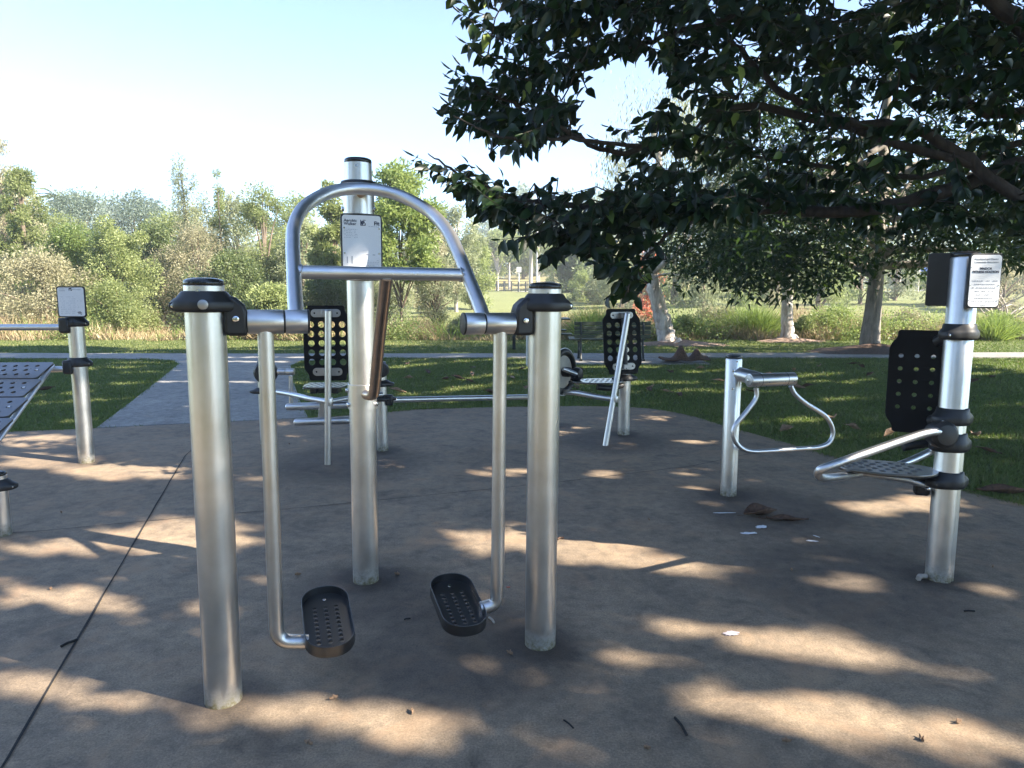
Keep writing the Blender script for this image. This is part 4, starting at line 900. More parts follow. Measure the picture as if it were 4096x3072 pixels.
# connect twig bases back to the nearest limb through shared side branches
anchors = [LP[j] for j in range(0, len(LP), 3)]
order = np.argsort(((base[:, None]-LP[None, ::4])**2).sum(2).min(1)); known = LP.copy()
for i in order:
    dd = ((known-base[i])**2).sum(1)+np.where(known[:, 0] < base[i][0]-.1, .4, 0); j = int(np.argmin(dd)); A, B = Vector(known[j]), Vector(base[i]); L = (B-A).length
    if .05 < L < .45:
        mm = (A+B)/2+Vector(tuple(rng.normal(0, .05, 3)))*min(L, 1); pp = spline([A, mm, B], 4); r0 = min(.016, .004+.010*L)
        conn.tube(pp, [r0*(1-q/(len(pp)-1))+.005*q/(len(pp)-1) for q in range(len(pp))], 5, cap=False)
    known = np.concatenate([known, base[i:i+1]])
brm = MB()
for P, r in limbs: brm.tube(P, [q*.78 for q in r], 10)
build('limbs', brm, M_BARK, fig, O, ang=80); 
tw.add(conn.v, conn.f); build('twigs', tw, M_FTWIG, fig, O, ang=80)
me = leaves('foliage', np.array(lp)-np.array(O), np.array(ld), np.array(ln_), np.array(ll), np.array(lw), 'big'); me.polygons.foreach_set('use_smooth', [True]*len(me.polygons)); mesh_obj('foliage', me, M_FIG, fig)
# ---- 2. unseen high canopy added at right, its leaves laid out to shade the pad
def canopy_points(step, layers):
    res = []
    for l in range(layers):
        gx, gy = np.meshgrid(np.arange(-17, 9.5, step), np.arange(-.5, 21, step*.62)); g = np.stack([gx.ravel(), gy.ravel()], 1)
        g = g+rng.uniform(-.5, .5, g.shape)*np.array([step, step*.62]); g = g[edge_of_shade(g[:, 0], g[:, 1])]; g = g[(g[:, 1] > g[:, 0]*-.0-.5) & (np.abs(g[:, 0]) < .86*(g[:, 1]+1.6)+1.2)]
        res.append(g[~in_gap(g)])
    return np.concatenate(res)
gp = canopy_points(.105, 3); n = len(gp); z = rng.uniform(5.2, 8.2, n)+1.0*np.sin(gp[:, 0]*.8)*np.sin(gp[:, 1]*.7)
def lift(g, z): return np.concatenate([g, np.zeros((len(g), 1))], 1)+sdn*(z/sdn[2])[:, None]
for _ in range(14):
    P = lift(gp, z); dx, dy, dep = proj(P); vis = (dep > 0) & (dx > -120) & (dx < 2212*.93) & (dy > -110); z = np.where(vis, z+.9, z)
P = lift(gp, z); dx, dy, dep = proj(P); vis = (dep > 0) & (dx > -60) & (dx < 2250) & (dy > -60); P = P[~vis]
nr = unit(sdn+rng.normal(0, .45, P.shape)); dr = rdir(len(P))
TA = np.array([(6.6, 5.8), (12.5, -1.5), (3.0, 12.5)])
own = np.where(((P[:, :2]-TA[0])**2).sum(1) < ((P[:, :2]-TA[1])**2).sum(1), 0, 1)
LL, WW = rng.uniform(.17, .25, len(P)), rng.uniform(.11, .15, len(P))
m0 = own == 0
mesh_obj('upper_foliage', leaves('upper_foliage', P[m0]-np.array(O), dr[m0], nr[m0], LL[m0], WW[m0], 'fine'), M_SHADE, fig)
ub = MB()
for k in range(16):
    j = rng.choice(np.where(m0)[0]); E_ = Vector(P[j]); A = TR+Vector((0, 0, random.uniform(3.5, 7))); mm = (A+E_)/2+Vector((0, 0, .8)); dxx = proj(np.array([tuple(mm), tuple(A.lerp(E_, .75))]))
    if any((dxx[0] > 0) & (dxx[0] < 2212) & (dxx[1] > 0) & (dxx[2] > 0)): continue
    ub.tube(spline([A, mm, E_], 6), [.09*(1-q/12)+.012 for q in range(13)], 8)
if ub.v: build('upper_limbs', ub, M_BARK, fig, O, ang=80)
OA = (12.5, -1.5, 0); sh = empty('shade_tree', OA, 'tall unseen shade tree added right of the pad to cast its dappled shade', 'tree')
mesh_obj('foliage', leaves('foliage', P[~m0]-np.array(OA), dr[~m0], nr[~m0], LL[~m0], WW[~m0], 'fine'), M_SHADE, sh)
tb_ = MB(); A0 = Vector(OA); PP, r = limb([A0-WZ*.1, A0+Vector((.1, 0, 2)), A0+Vector((-.1, .1, 5)), A0+Vector((0, 0, 9))], .4, .12); tb_.tube(PP, r, 14)
for k in range(14):
    j = rng.choice(np.where(~m0)[0]); E_ = Vector(P[j]); A = A0+WZ*random.uniform(3.5, 8); tb_.tube(spline([A, (A+E_)/2+Vector((0, 0, .6)), E_], 6), [.09*(1-q/12)+.012 for q in range(13)], 8)
build('trunk', tb_, M_BARK, sh, OA, ang=80)
print('canopy', len(P), 'fig leaves', len(lp))
# ---- 3. generic trees built from crown generators
def crown(kind, nl, L, W, seed, h=1., rad=1., base=0.1, nclump=60):
    """leaf mesh for a crown in a unit frame scaled to h x rad; clumps on an uneven envelope"""
    g = np.random.default_rng(seed); C = []; R = []
    k = 0
    if kind == 'feather':
        for q in range(6):
            a = g.uniform(0, 6.28); rr = g.uniform(.15, .75)*rad; tp_ = (1.0 if q == 0 else g.uniform(.62, .95)); rr = rr*.3 if q == 0 else rr
            for e in np.linspace(.12, 1, nclump//6):
                w_ = (1-e*.85); C.append((rr*math.cos(a)*(.4+.6*e)+g.normal(0, .12*rad)*w_, rr*math.sin(a)*(.4+.6*e)+g.normal(0, .12*rad)*w_, tp_*h*(e-.05*g.random()))); R.append(rad*(.17+.27*w_))
    while len(C) < nclump and kind != 'feather':
        t = g.random(); a = g.uniform(0, 2*math.pi); q = math.sqrt(g.random())
        if kind == 'spire': env = .9*(1-t)**.7*(.55+.45*math.sin(3*a+7*t))+.08
        elif kind == 'dome': env = math.sqrt(max(0, 1-(t*1.05-.1)**2))*(.8+.25*math.sin(3*a+seed)*math.cos(4*t))
        elif kind == 'umbrella': env = (.35+1.0*t if t > .35 else .25)*(.8+.3*math.sin(2*a+seed)); t = .35+.65*t*(.7+.3*g.random())
        elif kind == 'bush': env = math.sqrt(max(0, 1-(t*1.0)**2.2))*(.85+.25*math.sin(5*a+seed*2))
        else: env = (math.sin(math.pi*min(1, .12+.85*t)))**.6*(.8+.3*math.sin(3*a+seed+4*t))
        rr = env*q**.6 if kind != 'weep' else env*q**.8
        C.append((rr*math.cos(a)*rad, rr*math.sin(a)*rad, (base+(1-base)*t)*h)); R.append(g.uniform(.16, .34)*rad*(1.0 if kind != 'spire' else 1.1))
    C = np.array(C); R = np.array(R); i = g.integers(len(C), size=nl)
    v = g.normal(size=(nl, 3)); v /= np.linalg.norm(v, axis=1, keepdims=True); v *= (g.random(nl)**.45)[:, None]
    if kind == 'weep':
        P = C[i]+v*R[i][:, None]*np.array([.45, .45, .3]); P[:, 2] -= g.random(nl)**1.2*.26*h*(.5+g.random(len(C))[i]); D = np.stack([g.normal(0, .22, nl), g.normal(0, .22, nl), -np.ones(nl)], 1)
    else:
        up = {'spire': 1.7, 'dome': .9, 'umbrella': .45, 'bush': .9, 'loose': 1.0, 'feather': 1.3}[kind]
        P = C[i]+v*R[i][:, None]*np.array([1, 1, up]); D = v+g.normal(0, .5, (nl, 3))+np.array([0, 0, .5 if kind == 'spire' else -.15])
    P[:, 2] = np.maximum(P[:, 2], .03*h); Nn = g.normal(size=(nl, 3))+np.array([0, 0, .6])+.5*v
    cr = g.random(len(C)); rnd = np.clip(.45*cr[i]+.55*g.random(nl), 0, 1)
    return leaves('foliage', P, D, Nn, L*g.uniform(.7, 1.25, nl), W*g.uniform(.7, 1.2, nl), 'fine', rnd), C
def branches(C, h, r, seed, nb=14, lean=0, lean_y=0, tw=1.):
    g = random.Random(seed); tops = MB(); tr = MB()
    P, rr = limb([(0, 0, -.3), (lean*.15, lean_y*.1, h*.2), (lean*.5, lean_y*.5, h*.5), (lean, lean_y, h*.85)], r, r*.25, seg=5, wob=r*.1); rr[0] *= 1.35
    tr.tube(P, rr, 9)
    idx = g.sample(range(len(C)), min(nb, len(C)))
    for i in idx:
        e = Vector(C[i]); k = max(2, min(len(P)-2, int(len(P)*min(.9, max(.12, e.z/h*.7))))); a = P[k]; mm = a.lerp(e, .5)+Vector((0, 0, .05*h))
        tr.tube(spline([a, mm, e], 4), [r*.38*tw*(1-q/8)+.01 for q in range(9)], 5, cap=False)
    return tr
CACHE = {}
def tree(name, x, y, h, rad, kind, col, label, cat='tree', group='trees beyond the lawn', L=.13, W=.055, nl=9000, seed=0, base=.1, m_bark=None, r=None, lean=0, nclump=60, twf=1., nb=14):
    z = float(hgt(x, y)); O_ = (x, y, z); root = empty(name, O_, label, cat, group); key = (kind, nl, seed, L, W, base, nclump, h, rad)
    me, C = crown(kind, int(nl*(1.5 if y < 50 else 1.3)), L, W, seed, h, rad, base, nclump)
    if lean:
        pass
    fo = mesh_obj('crown', me, LM[col] if isinstance(col, str) else col, root)
    rr = r or h*.022; tr = branches(C, h, rr, seed, nb, lean, 0, twf); build('trunk', tr, m_bark or M_TWIG, root, ang=80)
    return root
def TX(dx, y): return Y(dx, 620, y).x
def TH(dy, y, x=0): return Y(1106, dy, y).z-float(hgt(x, y))
def tree_at(dxx, top, y, wd, kind, col, label, name='tree', **k):
    """dxx centre, top edge and width as seen; y = real distance"""
    x = TX(dxx, y); h = TH(top, y, x); rad = (TX(dxx+wd/2, y)-TX(dxx-wd/2, y))/2
    return tree(name, x, y, h, rad, kind, col, label, **k)
# left thicket (behind the reeds)
LT = [
 (22, 312, 31, 200, 'loose', 'pink', 'tall feathery pinkish grey tree at the left edge of the thicket', 'feathery_tree', dict(nl=16000, seed=1, L=.12, W=.04, base=.02)),
 (60, 372, 27, 120, 'loose', 'green', 'leafy pale green tree just right of the pinkish tree at the left edge', 'leafy_tree', dict(nl=11000, seed=2, L=.12, W=.05)),
 (95, 560, 24.5, 260, 'bush', 'pink', 'broad straw grey shrub behind the sit-up bench sign, left side', 'shrub', dict(nl=12000, seed=3, L=.10, W=.04, base=.0)),
 (170, 500, 27, 190, 'bush', 'bright', 'rounded bright green shrub above the sit-up bench sign', 'shrub', dict(nl=13000, seed=4, L=.11, W=.05, base=.0)),
 (255, 483, 26, 200, 'dome', 'green', 'dense mid green shrub right of the sit-up bench sign', 'shrub', dict(nl=16000, seed=5, L=.10, W=.045, base=.0)),
 (250, 620, 23.5, 180, 'bush', 'green', 'low leafy green shrub beside the sit-up bench post', 'shrub', dict(nl=9000, seed=25, L=.09, W=.04, base=.0)),
 (350, 498, 30, 170, 'dome', 'dark', 'darker green tree left of the tall feathery spire tree', 'leafy_tree', dict(nl=13000, seed=6, L=.12, W=.05, base=.0)),
 (415, 345, 31, 130, 'feather', 'grey', 'tall feathery grey green tree standing highest in the left thicket', 'feathery_tree', dict(nl=12000, seed=7, L=.12, W=.035, base=.0, nclump=78, r=.05)),
 (482, 362, 31, 70, 'feather', 'green', 'slim feathery tree close beside the tallest feathery tree, on its right', 'feathery_tree', dict(nl=6000, seed=8, L=.12, W=.035, base=.0, nclump=54, r=.04)),
 (430, 500, 28, 210, 'loose', 'pink', 'dry twiggy shrub mass under the tallest feathery tree', 'shrub', dict(nl=13000, seed=9, L=.10, W=.035, base=.0, nb=30)),
 (575, 414, 31, 170, 'dome', 'green', 'round topped green tree behind the left walker post', 'leafy_tree', dict(nl=15000, seed=10, L=.12, W=.05, base=.0)),
 (505, 560, 25.5, 210, 'bush', 'dark', 'dark leafy shrub behind the left walker post cap', 'shrub', dict(nl=13000, seed=11, L=.11, W=.05, base=.0)),
 (585, 620, 24, 150, 'bush', 'green', 'low green shrub between the left walker post and the arch', 'shrub', dict(nl=8000, seed=12, L=.10, W=.045, base=.0)),
 (655, 478, 30, 130, 'dome', 'grey', 'grey green tree seen through the left half of the walker arch', 'leafy_tree', dict(nl=9000, seed=13, L=.12, W=.05, base=.0)),
 (722, 403, 27, 105, 'dome', 'green', 'bright leafy small tree left of the walker sign', 'leafy_tree', dict(nl=9500, seed=14, L=.17, W=.06, base=.12, nclump=60)),
 (700, 610, 25.5, 190, 'bush', 'dark', 'dark low scrub seen through the arch below the crossbar', 'shrub', dict(nl=11000, seed=15, L=.10, W=.04, base=.0)),
 (865, 373, 24.5, 190, 'dome', 'bright', 'glossy bright green young tree with thin trunk right of the walker sign', 'leafy_tree', dict(nl=12000, seed=16, L=.18, W=.06, base=.38, nclump=70, r=.055)),
 (830, 590, 27, 170, 'bush', 'grey', 'grey scrub behind the thin trunk right of the walker sign', 'shrub', dict(nl=9000, seed=17, L=.09, W=.035, base=.0)),
 (940, 560, 25, 100, 'loose', 'grey', 'twiggy grey shrub with many stems seen under the right side of the arch', 'shrub', dict(nl=3600, seed=18, L=.10, W=.03, base=.2, nb=36, nclump=50)),
 (985, 452, 42, 130, 'loose', 'grey', 'tall thin grey gum seen beyond the right side of the arch', 'gum_tree', dict(nl=6500, seed=19, L=.2, W=.06, base=.2, m_bark=M_GUM)),
 (930, 500, 38, 120, 'loose', 'pink', 'pale dry crowned tree just inside the right side of the arch', 'gum_tree', dict(nl=6500, seed=20, L=.18, W=.06, base=.1, m_bark=M_GUM)),
 (1020, 520, 46, 110, 'loose', 'green', 'light green tree right of the arch at the edge of the far park', 'leafy_tree', dict(nl=6500, seed=21, L=.2, W=.07, base=.1)),
 (180, 430, 44, 240, 'dome', 'blue', 'bluish grey green tree on the skyline right of the slender palm', 'skyline_tree', dict(nl=11000, seed=101, L=.2, W=.07, base=.05)),
 (300, 426, 46, 220, 'dome', 'blue', 'bluish flat topped tree on the skyline left of the tallest feathery tree', 'skyline_tree', dict(nl=11000, seed=102, L=.2, W=.07, base=.05)),
 (20, 378, 40, 200, 'dome', 'grey', 'pale olive tree high behind the pinkish tree at the left edge', 'skyline_tree', dict(nl=11000, seed=103, L=.2, W=.07, base=.05)),
 (520, 436, 38, 200, 'dome', 'grey', 'pale olive tree filling the skyline between feathery tree and arch', 'skyline_tree', dict(nl=11000, seed=104, L=.18, W=.06, base=.05)),
 (640, 430, 40, 180, 'dome', 'green', 'olive tree behind the left upright of the arch', 'skyline_tree', dict(nl=9000, seed=105, L=.18, W=.06, base=.05)),
 (780, 478, 42, 220, 'dome', 'grey', 'pale olive tree behind the walker sign', 'skyline_tree', dict(nl=9000, seed=106, L=.18, W=.06, base=.05)),
 (390, 478, 35, 200, 'dome', 'green', 'olive green bushy tree behind the feathery tree', 'skyline_tree', dict(nl=11000, seed=107, L=.16, W=.06, base=.0)),
 (120, 470, 33, 200, 'loose', 'green', 'olive leafy tree in front of the low palm', 'skyline_tree', dict(nl=12000, seed=108, L=.14, W=.05, base=.0)),
]
for dxx, top, y, wd, kind, col, lab, nm, kw in LT: tree_at(dxx, top, y, wd, kind, col, lab, nm, cat='shrub' if nm == 'shrub' else 'tree', group=None, **kw)
# far park beyond the creek
FT = [
 (1075, 500, 84, 75, 'dome', 'green', 'far tree with straight white trunk, leftmost in the far park', .10, .52), (1100, 470, 88, 70, 'dome', 'green', 'far tall tree with straight white trunk right of the far sign post', .10, .45),
 (1162, 500, 92, 90, 'dome', 'green', 'far round green tree on the slope above the road', .2, .4), (1215, 520, 84, 90, 'bush', 'bright', 'bright yellow green tree behind the right walker post cap', .2, .1),
 (1040, 540, 96, 120, 'dome', 'green', 'far broad tree on the dry slope left of the white trunks', .2, .3), (1130, 545, 104, 120, 'dome', 'dark', 'dark tree on top of the dry slope', .2, .25),
 (1245, 545, 66, 90, 'dome', 'dark', 'dark green tree over the right walker post', .2, .1), (1330, 535, 70, 130, 'loose', 'pink', 'pale pinkish tree beyond the creek behind the second backrest', .1, .05),
 (1295, 585, 52, 90, 'loose', 'grey', 'bare pale grey shrub right of the right walker post cap', .1, .1), (1400, 560, 60, 110, 'dome', 'grey', 'soft grey green tree behind the leaning paperbark', .15, .1),
 (1575, 470, 72, 110, 'spire', 'green', 'dense dark cone shaped tree right of the leaning paperbark', .35, .0), (1540, 520, 62, 90, 'weep', 'green', 'weeping green tree between the two paperbarks', .2, .1),
 (1640, 560, 60, 100, 'loose', 'grey', 'pale grey shrubby tree left of the straight paperbark', .12, .1), (1745, 540, 70, 110, 'dome', 'bright', 'sunlit bright green tree right of the straight paperbark', .15, .1),
 (1810, 580, 80, 80, 'bush', 'bright', 'yellow green shrub tree seen left of the small fig trunk', .15, .05), (1990, 560, 85, 150, 'dome', 'green', 'far green tree between the small fig trunk and the notice post', .2, .15),
 (2130, 560, 78, 140, 'loose', 'grey', 'far grey tree behind the notice post', .15, .1), (2215, 560, 70, 120, 'dome', 'green', 'far green tree at the right edge', .2, .1), (1880, 500, 95, 180, 'dome', 'dark', 'far dark tree behind the small fig', .2, .15),
 (1455, 520, 50, 120, 'dome', 'green', 'sunlit green tree seen just right of the leaning paperbark trunk', .12, .02), (1520, 560, 46, 110, 'bush', 'grey', 'pale grey bush beyond the creek between the paperbarks', .1, .0), (1600, 500, 48, 120, 'dome', 'bright', 'bright round tree beyond the creek left of the straight paperbark', .12, .04),
 (1680, 540, 52, 120, 'loose', 'pink', 'dry pale tree directly behind the straight paperbark', .1, .0), (1770, 530, 46, 120, 'dome', 'green', 'leafy tree beyond the creek between straight paperbark and small fig', .12, .04), (1860, 560, 50, 110, 'bush', 'bright', 'bright bush behind the small fig trunk', .1, .0),
 (1935, 540, 54, 110, 'dome', 'grey', 'grey green tree right of the small fig trunk', .1, .02), (2060, 545, 48, 140, 'dome', 'green', 'leafy green tree behind the info post', .12, .0), (2170, 560, 44, 120, 'loose', 'pink', 'pale dry tree right of the notice', .1, .0),
 (1345, 560, 48, 110, 'bush', 'grey', 'wide pale bush left of the red leaved tree', .1, .0), (1270, 590, 55, 90, 'dome', 'green', 'rounded green tree above the park bench', .1, .02)]
for i, (dxx, top, y, wd, kind, col, lab, r_, bs) in enumerate(FT):
    tree_at(dxx, top, y, wd, kind, col, lab, 'park_tree', nl=4200 if y > 58 else 3500, seed=40+i, L=.36 if y > 58 else .2, W=.16 if y > 58 else .07, base=bs, r=r_*1.6, m_bark=M_GUM if i < 3 else M_TWIG, nclump=34, group=None, nb=10)
for i, (dxx, top, y, wd, col, lab) in enumerate(((1800, 672, 22.6, 150, 'bright', 'low leafy green shrub in the bank left of the small fig trunk'), (1745, 690, 22.2, 80, 'green', 'low green shrub right of the straight paperbark foot'), (1480, 690, 22.8, 110, 'green', 'low green shrub right of the leaning paperbark foot'), (1555, 668, 24, 130, 'pink', 'straw coloured low shrub in the bank between the paperbarks'), (2165, 682, 22.4, 130, 'bright', 'low bright shrub in the bank right of the info post'), (1960, 680, 23.5, 120, 'pink', 'low dry shrub in the bank right of the small fig trunk'), (1000, 690, 22.8, 90, 'grey', 'low grey shrub in the bank under the right bearing tube'), (470, 668, 22.6, 120, 'green', 'low green shrub in the bank behind the left walker post'))):
    tree_at(dxx, top, y, wd, 'bush', col, lab, 'low_shrub', nl=4500, seed=300+i, L=.08, W=.03, base=0, cat='shrub', group=None, nclump=40, nb=6)
# small red autumn tree
tree_at(1400, 545, 33, 78, 'loose', 'red', 'small red leaved tree left of the leaning paperbark trunk', 'red_tree', nl=2600, seed=70, L=.13, W=.06, base=.0, group=None)
# distant wooded skyline: one mass
Pp, Dd, rn = [], [], []
nn = 90000; g = rng
xw = g.uniform(-125, 130, nn); yw = g.uniform(108, 150, nn); prof = 9.5+3.2*np.sin(xw*.06)+2.2*np.sin(xw*.17+1)+1.6*np.sin(xw*.41+2)+1.2*np.sin(xw*.9)
zz = hgt(xw, yw)+prof*g.random(nn)**.8*(1+(yw-108)/160)
mesh_obj_ = mesh_obj('distant_woodland', leaves('distant_woodland', np.stack([xw, yw, zz], 1), rdir(nn), rdir(nn)+np.array([0, -.6, .5]), g.uniform(.5, 1.0, nn), g.uniform(.25, .5, nn), 'fine', np.clip(.5*g.random(nn)+.5*(.5+.5*np.sin(xw*.33+yw*.2)), 0, 1)), LM['blue'])
tag(mesh_obj_, 'hazy blue green woodland along the skyline behind the far park', kind='stuff')
# palms
def palm(dxx, top, y, label, fr=14, fl=2.2, tr_=.14):
    x = TX(dxx, y); z0 = float(hgt(x, y)); h = TH(top, y, x)-fl*.25; root = empty('palm_tree', (x, y, z0), label, 'palm')
    build('trunk', MB().tube([(0, 0, -.2), (.05, 0, h*.5), (0, 0, h)], [tr_*1.3, tr_, tr_*.8], 10), M_GUM, root, ang=80)
    for k in range(fr):
        a = k*2.399; el = random.uniform(-.45, .75); L = fl*random.uniform(.8, 1.1); P = []; dirv = Vector((math.cos(a)*math.cos(el), math.sin(a)*math.cos(el), math.sin(el))); p = Vector((0, 0, h)); dv = dirv.copy()
        for q in range(9): P.append(p.copy()); p = p+dv*L/8; dv = (dv+Vector((0, 0, -.13))).normalized()
        pos, d2 = [], []
        for q in range(1, 9):
            for e in np.linspace(0, 1, 5)[:-1]:
                c = P[q-1].lerp(P[q], e); t = (P[q]-P[q-1]).normalized(); s = t.cross(Vector((0, 0, 1))).normalized()
                for sg_ in (-1, 1): pos.append(tuple(c)); d2.append(tuple(s*sg_+t*.7+Vector((0, 0, -.25))))
        me = leaves('frond', np.array(pos), np.array(d2), np.tile([[0, 0, 1.]], (len(pos), 1)), fl*.22, fl*.035, 'fine'); mesh_obj('frond', me, LM['dark' if k % 3 else 'green'], root)
palm(145, 412, 46, 'slender palm rising above the left thicket against the sky', 16, 1.7, .10); palm(1146, 508, 70, 'palm with pale trunk in the far park, right of the arch', 12, 3.0, .18); palm(110, 500, 44, 'low palm crown beneath the slender palm', 12, 2.2)
# ---- 4. the small fig on the lawn
x, y = 8.97, 17.73; O = (x, y, 0); fg = empty('fig_tree', O, 'dense dark fig tree with straight grey trunk standing in mulch beyond the stirrup handle', 'tree')
tb_ = MB(); P, r = limb([(0, 0, -.1), (-.03, 0, .35), (0, 0, 1.0), (.04, 0, 2.4), (.05, .1, 4.5), (0, 0, 7)], .27, .08, seg=6); r[0] = .48; r[1] = .38; r[2] = .33; tb_.tube(P, r, 14)
Pn = []
while len(Pn) < 330:
    v = np.array([random.uniform(-1, 1), random.uniform(-1, 1), random.uniform(0, 1)]); q = math.hypot(v[0], v[1])
    if q > 1 or q < .15: continue
    zt = 1.75+.9*(1-q)+v[2]*5.6*math.sqrt(1-q*q*.8); Pn.append((v[0]*4.9-.4, v[1]*4.2, zt))
for k in range(55): Pn.append((random.uniform(-4.9, 5), random.uniform(-3.9, -1.5), random.uniform(1.95, 3.4)))
for k in range(26): Pn.append((random.uniform(-4.6, -.9), random.uniform(-3.6, -1.2), random.uniform(1.5, 2.7)))
Pn = np.array(Pn)
for k in range(26):
    e = Vector(Pn[random.randrange(len(Pn))]); a = Vector((.03, .05, random.uniform(1.8, 5.5))); tb_.tube(spline([a, a.lerp(e, .5)+Vector((0, 0, .25)), e], 5), [.075*(1-q/10)+.01 for q in range(11)], 7)
for k, (ex, ez) in enumerate(((-2.6, 3.3), (2.6, 2.15), (-1.9, 2.9), (1.8, 2.4))):
    a = Vector((0, 0, 1.9+.2*k)); e = Vector((ex, -1.2, ez)); tb_.tube(spline([a, a.lerp(e, .5), e], 5), [.10*(1-q/10)+.02 for q in range(11)], 8)
build('trunk', tb_, M_BARKF, fg, ang=80)
i = rng.integers(len(Pn), size=27000); v = rdir(27000)*(rng.random(27000)**.4)[:, None]*np.array([.55, .55, .42]); Pf = Pn[i]+v; Pf[:, 2] = np.maximum(Pf[:, 2], 1.2)
mesh_obj('foliage', leaves('foliage', Pf, v+rng.normal(0, .3, v.shape)+np.array([0, 0, -.35]), rdir(27000)+np.array([0, 0, .8]), rng.uniform(.13, .20, 27000), rng.uniform(.06, .08, 27000), 'blade'), M_FIG2, fg)
# mulch mound
def mound(name, x, y, rx, ry, hh, m, label):
    g2 = MB(); n1, n2 = 10, 36; vs = []
    for i in range(n1+1):
        for k in range(n2):
            t = i/n1; a = 2*math.pi*k/n2; w_ = 1+.12*math.sin(3*a+x)+.07*math.sin(7*a); vs.append((t*rx*w_*math.cos(a), t*ry*w_*math.sin(a), hh*(1-t)**1.4+random.uniform(0, .02)*(1-t)-.035*(t > .97)+.0))
    g2.add(vs, [(i*n2+k, i*n2+(k+1) % n2, (i+1)*n2+(k+1) % n2, (i+1)*n2+k) for i in range(n1) for k in range(n2)])
    o = build(name, g2, m, ang=80); o.location = (x, y, float(hgt(x, y))+.01); tag(o, label, kind='structure'); return o
M_MULCH = plain('leaf_mulch', (.10, .062, .04), .95, .5, 18, 1.0, 40); M_MULCH2 = plain('dry_mulch', (.26, .18, .13), .95, .4, 18, 1.0, 40)
mound('mulch_mound', 8.97, 17.55, 1.9, 1.2, .22, M_MULCH, 'dark leaf mulch around the small fig'); mound('mulch_mound', 4.7, 20.0, 1.6, .8, .14, M_MULCH2, 'dry mulch around the leaning paperbark'); mound('mulch_mound', 8.3, 21.3, 1.1, .6, .14, M_MULCH2, 'dry mulch around the straight paperbark')
# ---- 5. paperbarks
def pb(name, x, y, pts, r0, r1, limbs_, label, crownC, nl, seed, flare=1.6):
    root = empty(name, (x, y, 0), label, 'tree'); mb = MB(); P, r = limb(pts, r0, r1, seg=7, wob=.02); r[0] *= flare*1.15; r[1] *= flare; r[2] *= 1+(flare-1)*.6; r[3] *= 1+(flare-1)*.3
    mb.tube(P, r, 14)
    for lp3, a, b in limbs_: PP, rr = limb(lp3, a, b, seg=6, wob=.02); mb.tube(PP, rr, 9)
    me0 = build('trunk', mb, M_PAPER, root, ang=80)
    g = np.random.default_rng(seed); C = np.array(crownC); i = g.integers(len(C), size=nl)
    Pq = C[i][:, :3]+g.normal(0, .32, (nl, 3))*C[i][:, 3:4]; Pq[:, 2] -= g.random(nl)*1.3*C[i][:, 3]
    D = np.stack([g.normal(0, .3, nl), g.normal(0, .3, nl), -np.ones(nl)], 1)
    mesh_obj('foliage', leaves('foliage', Pq, D, g.normal(size=(nl, 3)), g.uniform(.10, .18, nl), g.uniform(.012, .02, nl)*1.6, 'fine'), LM['grey'], root)
x, y = 4.45, 20.1
def rel(dx_, dy_, yy_): p = Y(dx_, dy_, yy_); return Vector((p.x-x, p.y-y, p.z))
cc = []
for k in range(70):
    dx_, dy_ = random.uniform(1320, 1600), random.uniform(170, 560)
    if dy_ > 470 and dx_ < 1420: continue
    p = rel(dx_, dy_, random.uniform(19, 23)); cc.append((*p, random.uniform(.8, 1.3)))
pb('paperbark_tree', x, y, [rel(1444, 748, 20.1), rel(1436, 715, 20.1), rel(1425, 670, 20.1), rel(1412, 615, 20.1), rel(1405, 560, 20.2), rel(1408, 480, 20.3), rel(1425, 380, 20.4), rel(1410, 280, 20.4)], .27, .07,
   [([rel(1410, 590, 20.1), rel(1440, 562, 19.8), rel(1478, 530, 19.6), rel(1500, 480, 19.6), rel(1530, 420, 19.8)], .11, .04), ([rel(1440, 565, 19.8), rel(1500, 556, 19.6), rel(1530, 565, 19.5), rel(1545, 585, 19.5)], .035, .012), ([rel(1406, 540, 20.1), rel(1370, 450, 20.6), rel(1350, 360, 20.8)], .08, .03), ([rel(1500, 480, 19.6), rel(1560, 400, 19.6), rel(1600, 330, 19.6)], .05, .02), ([rel(1412, 600, 20), rel(1450, 590, 19.8), rel(1490, 610, 19.7)], .03, .01)],
   'leaning paperbark tree with peeling white bark and weeping grey foliage', cc, 15000, 91, 1.5)
x, y = 8.35, 21.4; cc = [(random.uniform(-1.6, 2), random.uniform(-1, 1.5), random.uniform(3.3, 6.5), 1.) for k in range(30)]
pb('paperbark_tree', x, y, [rel(1703, 738, 21.4), rel(1700, 700, 21.4), rel(1701, 650, 21.4), rel(1697, 590, 21.4), rel(1700, 500, 21.4), rel(1690, 400, 21.5)], .21, .07,
   [([rel(1698, 620, 21.4), rel(1665, 560, 21.5), rel(1650, 500, 21.5)], .07, .03), ([rel(1698, 600, 21.4), rel(1725, 560, 21.2), rel(1740, 500, 21.2)], .06, .03)], 'straight paperbark trunk with white peeling bark, between the reeds and the small fig', cc, 7000, 92, 1.5)
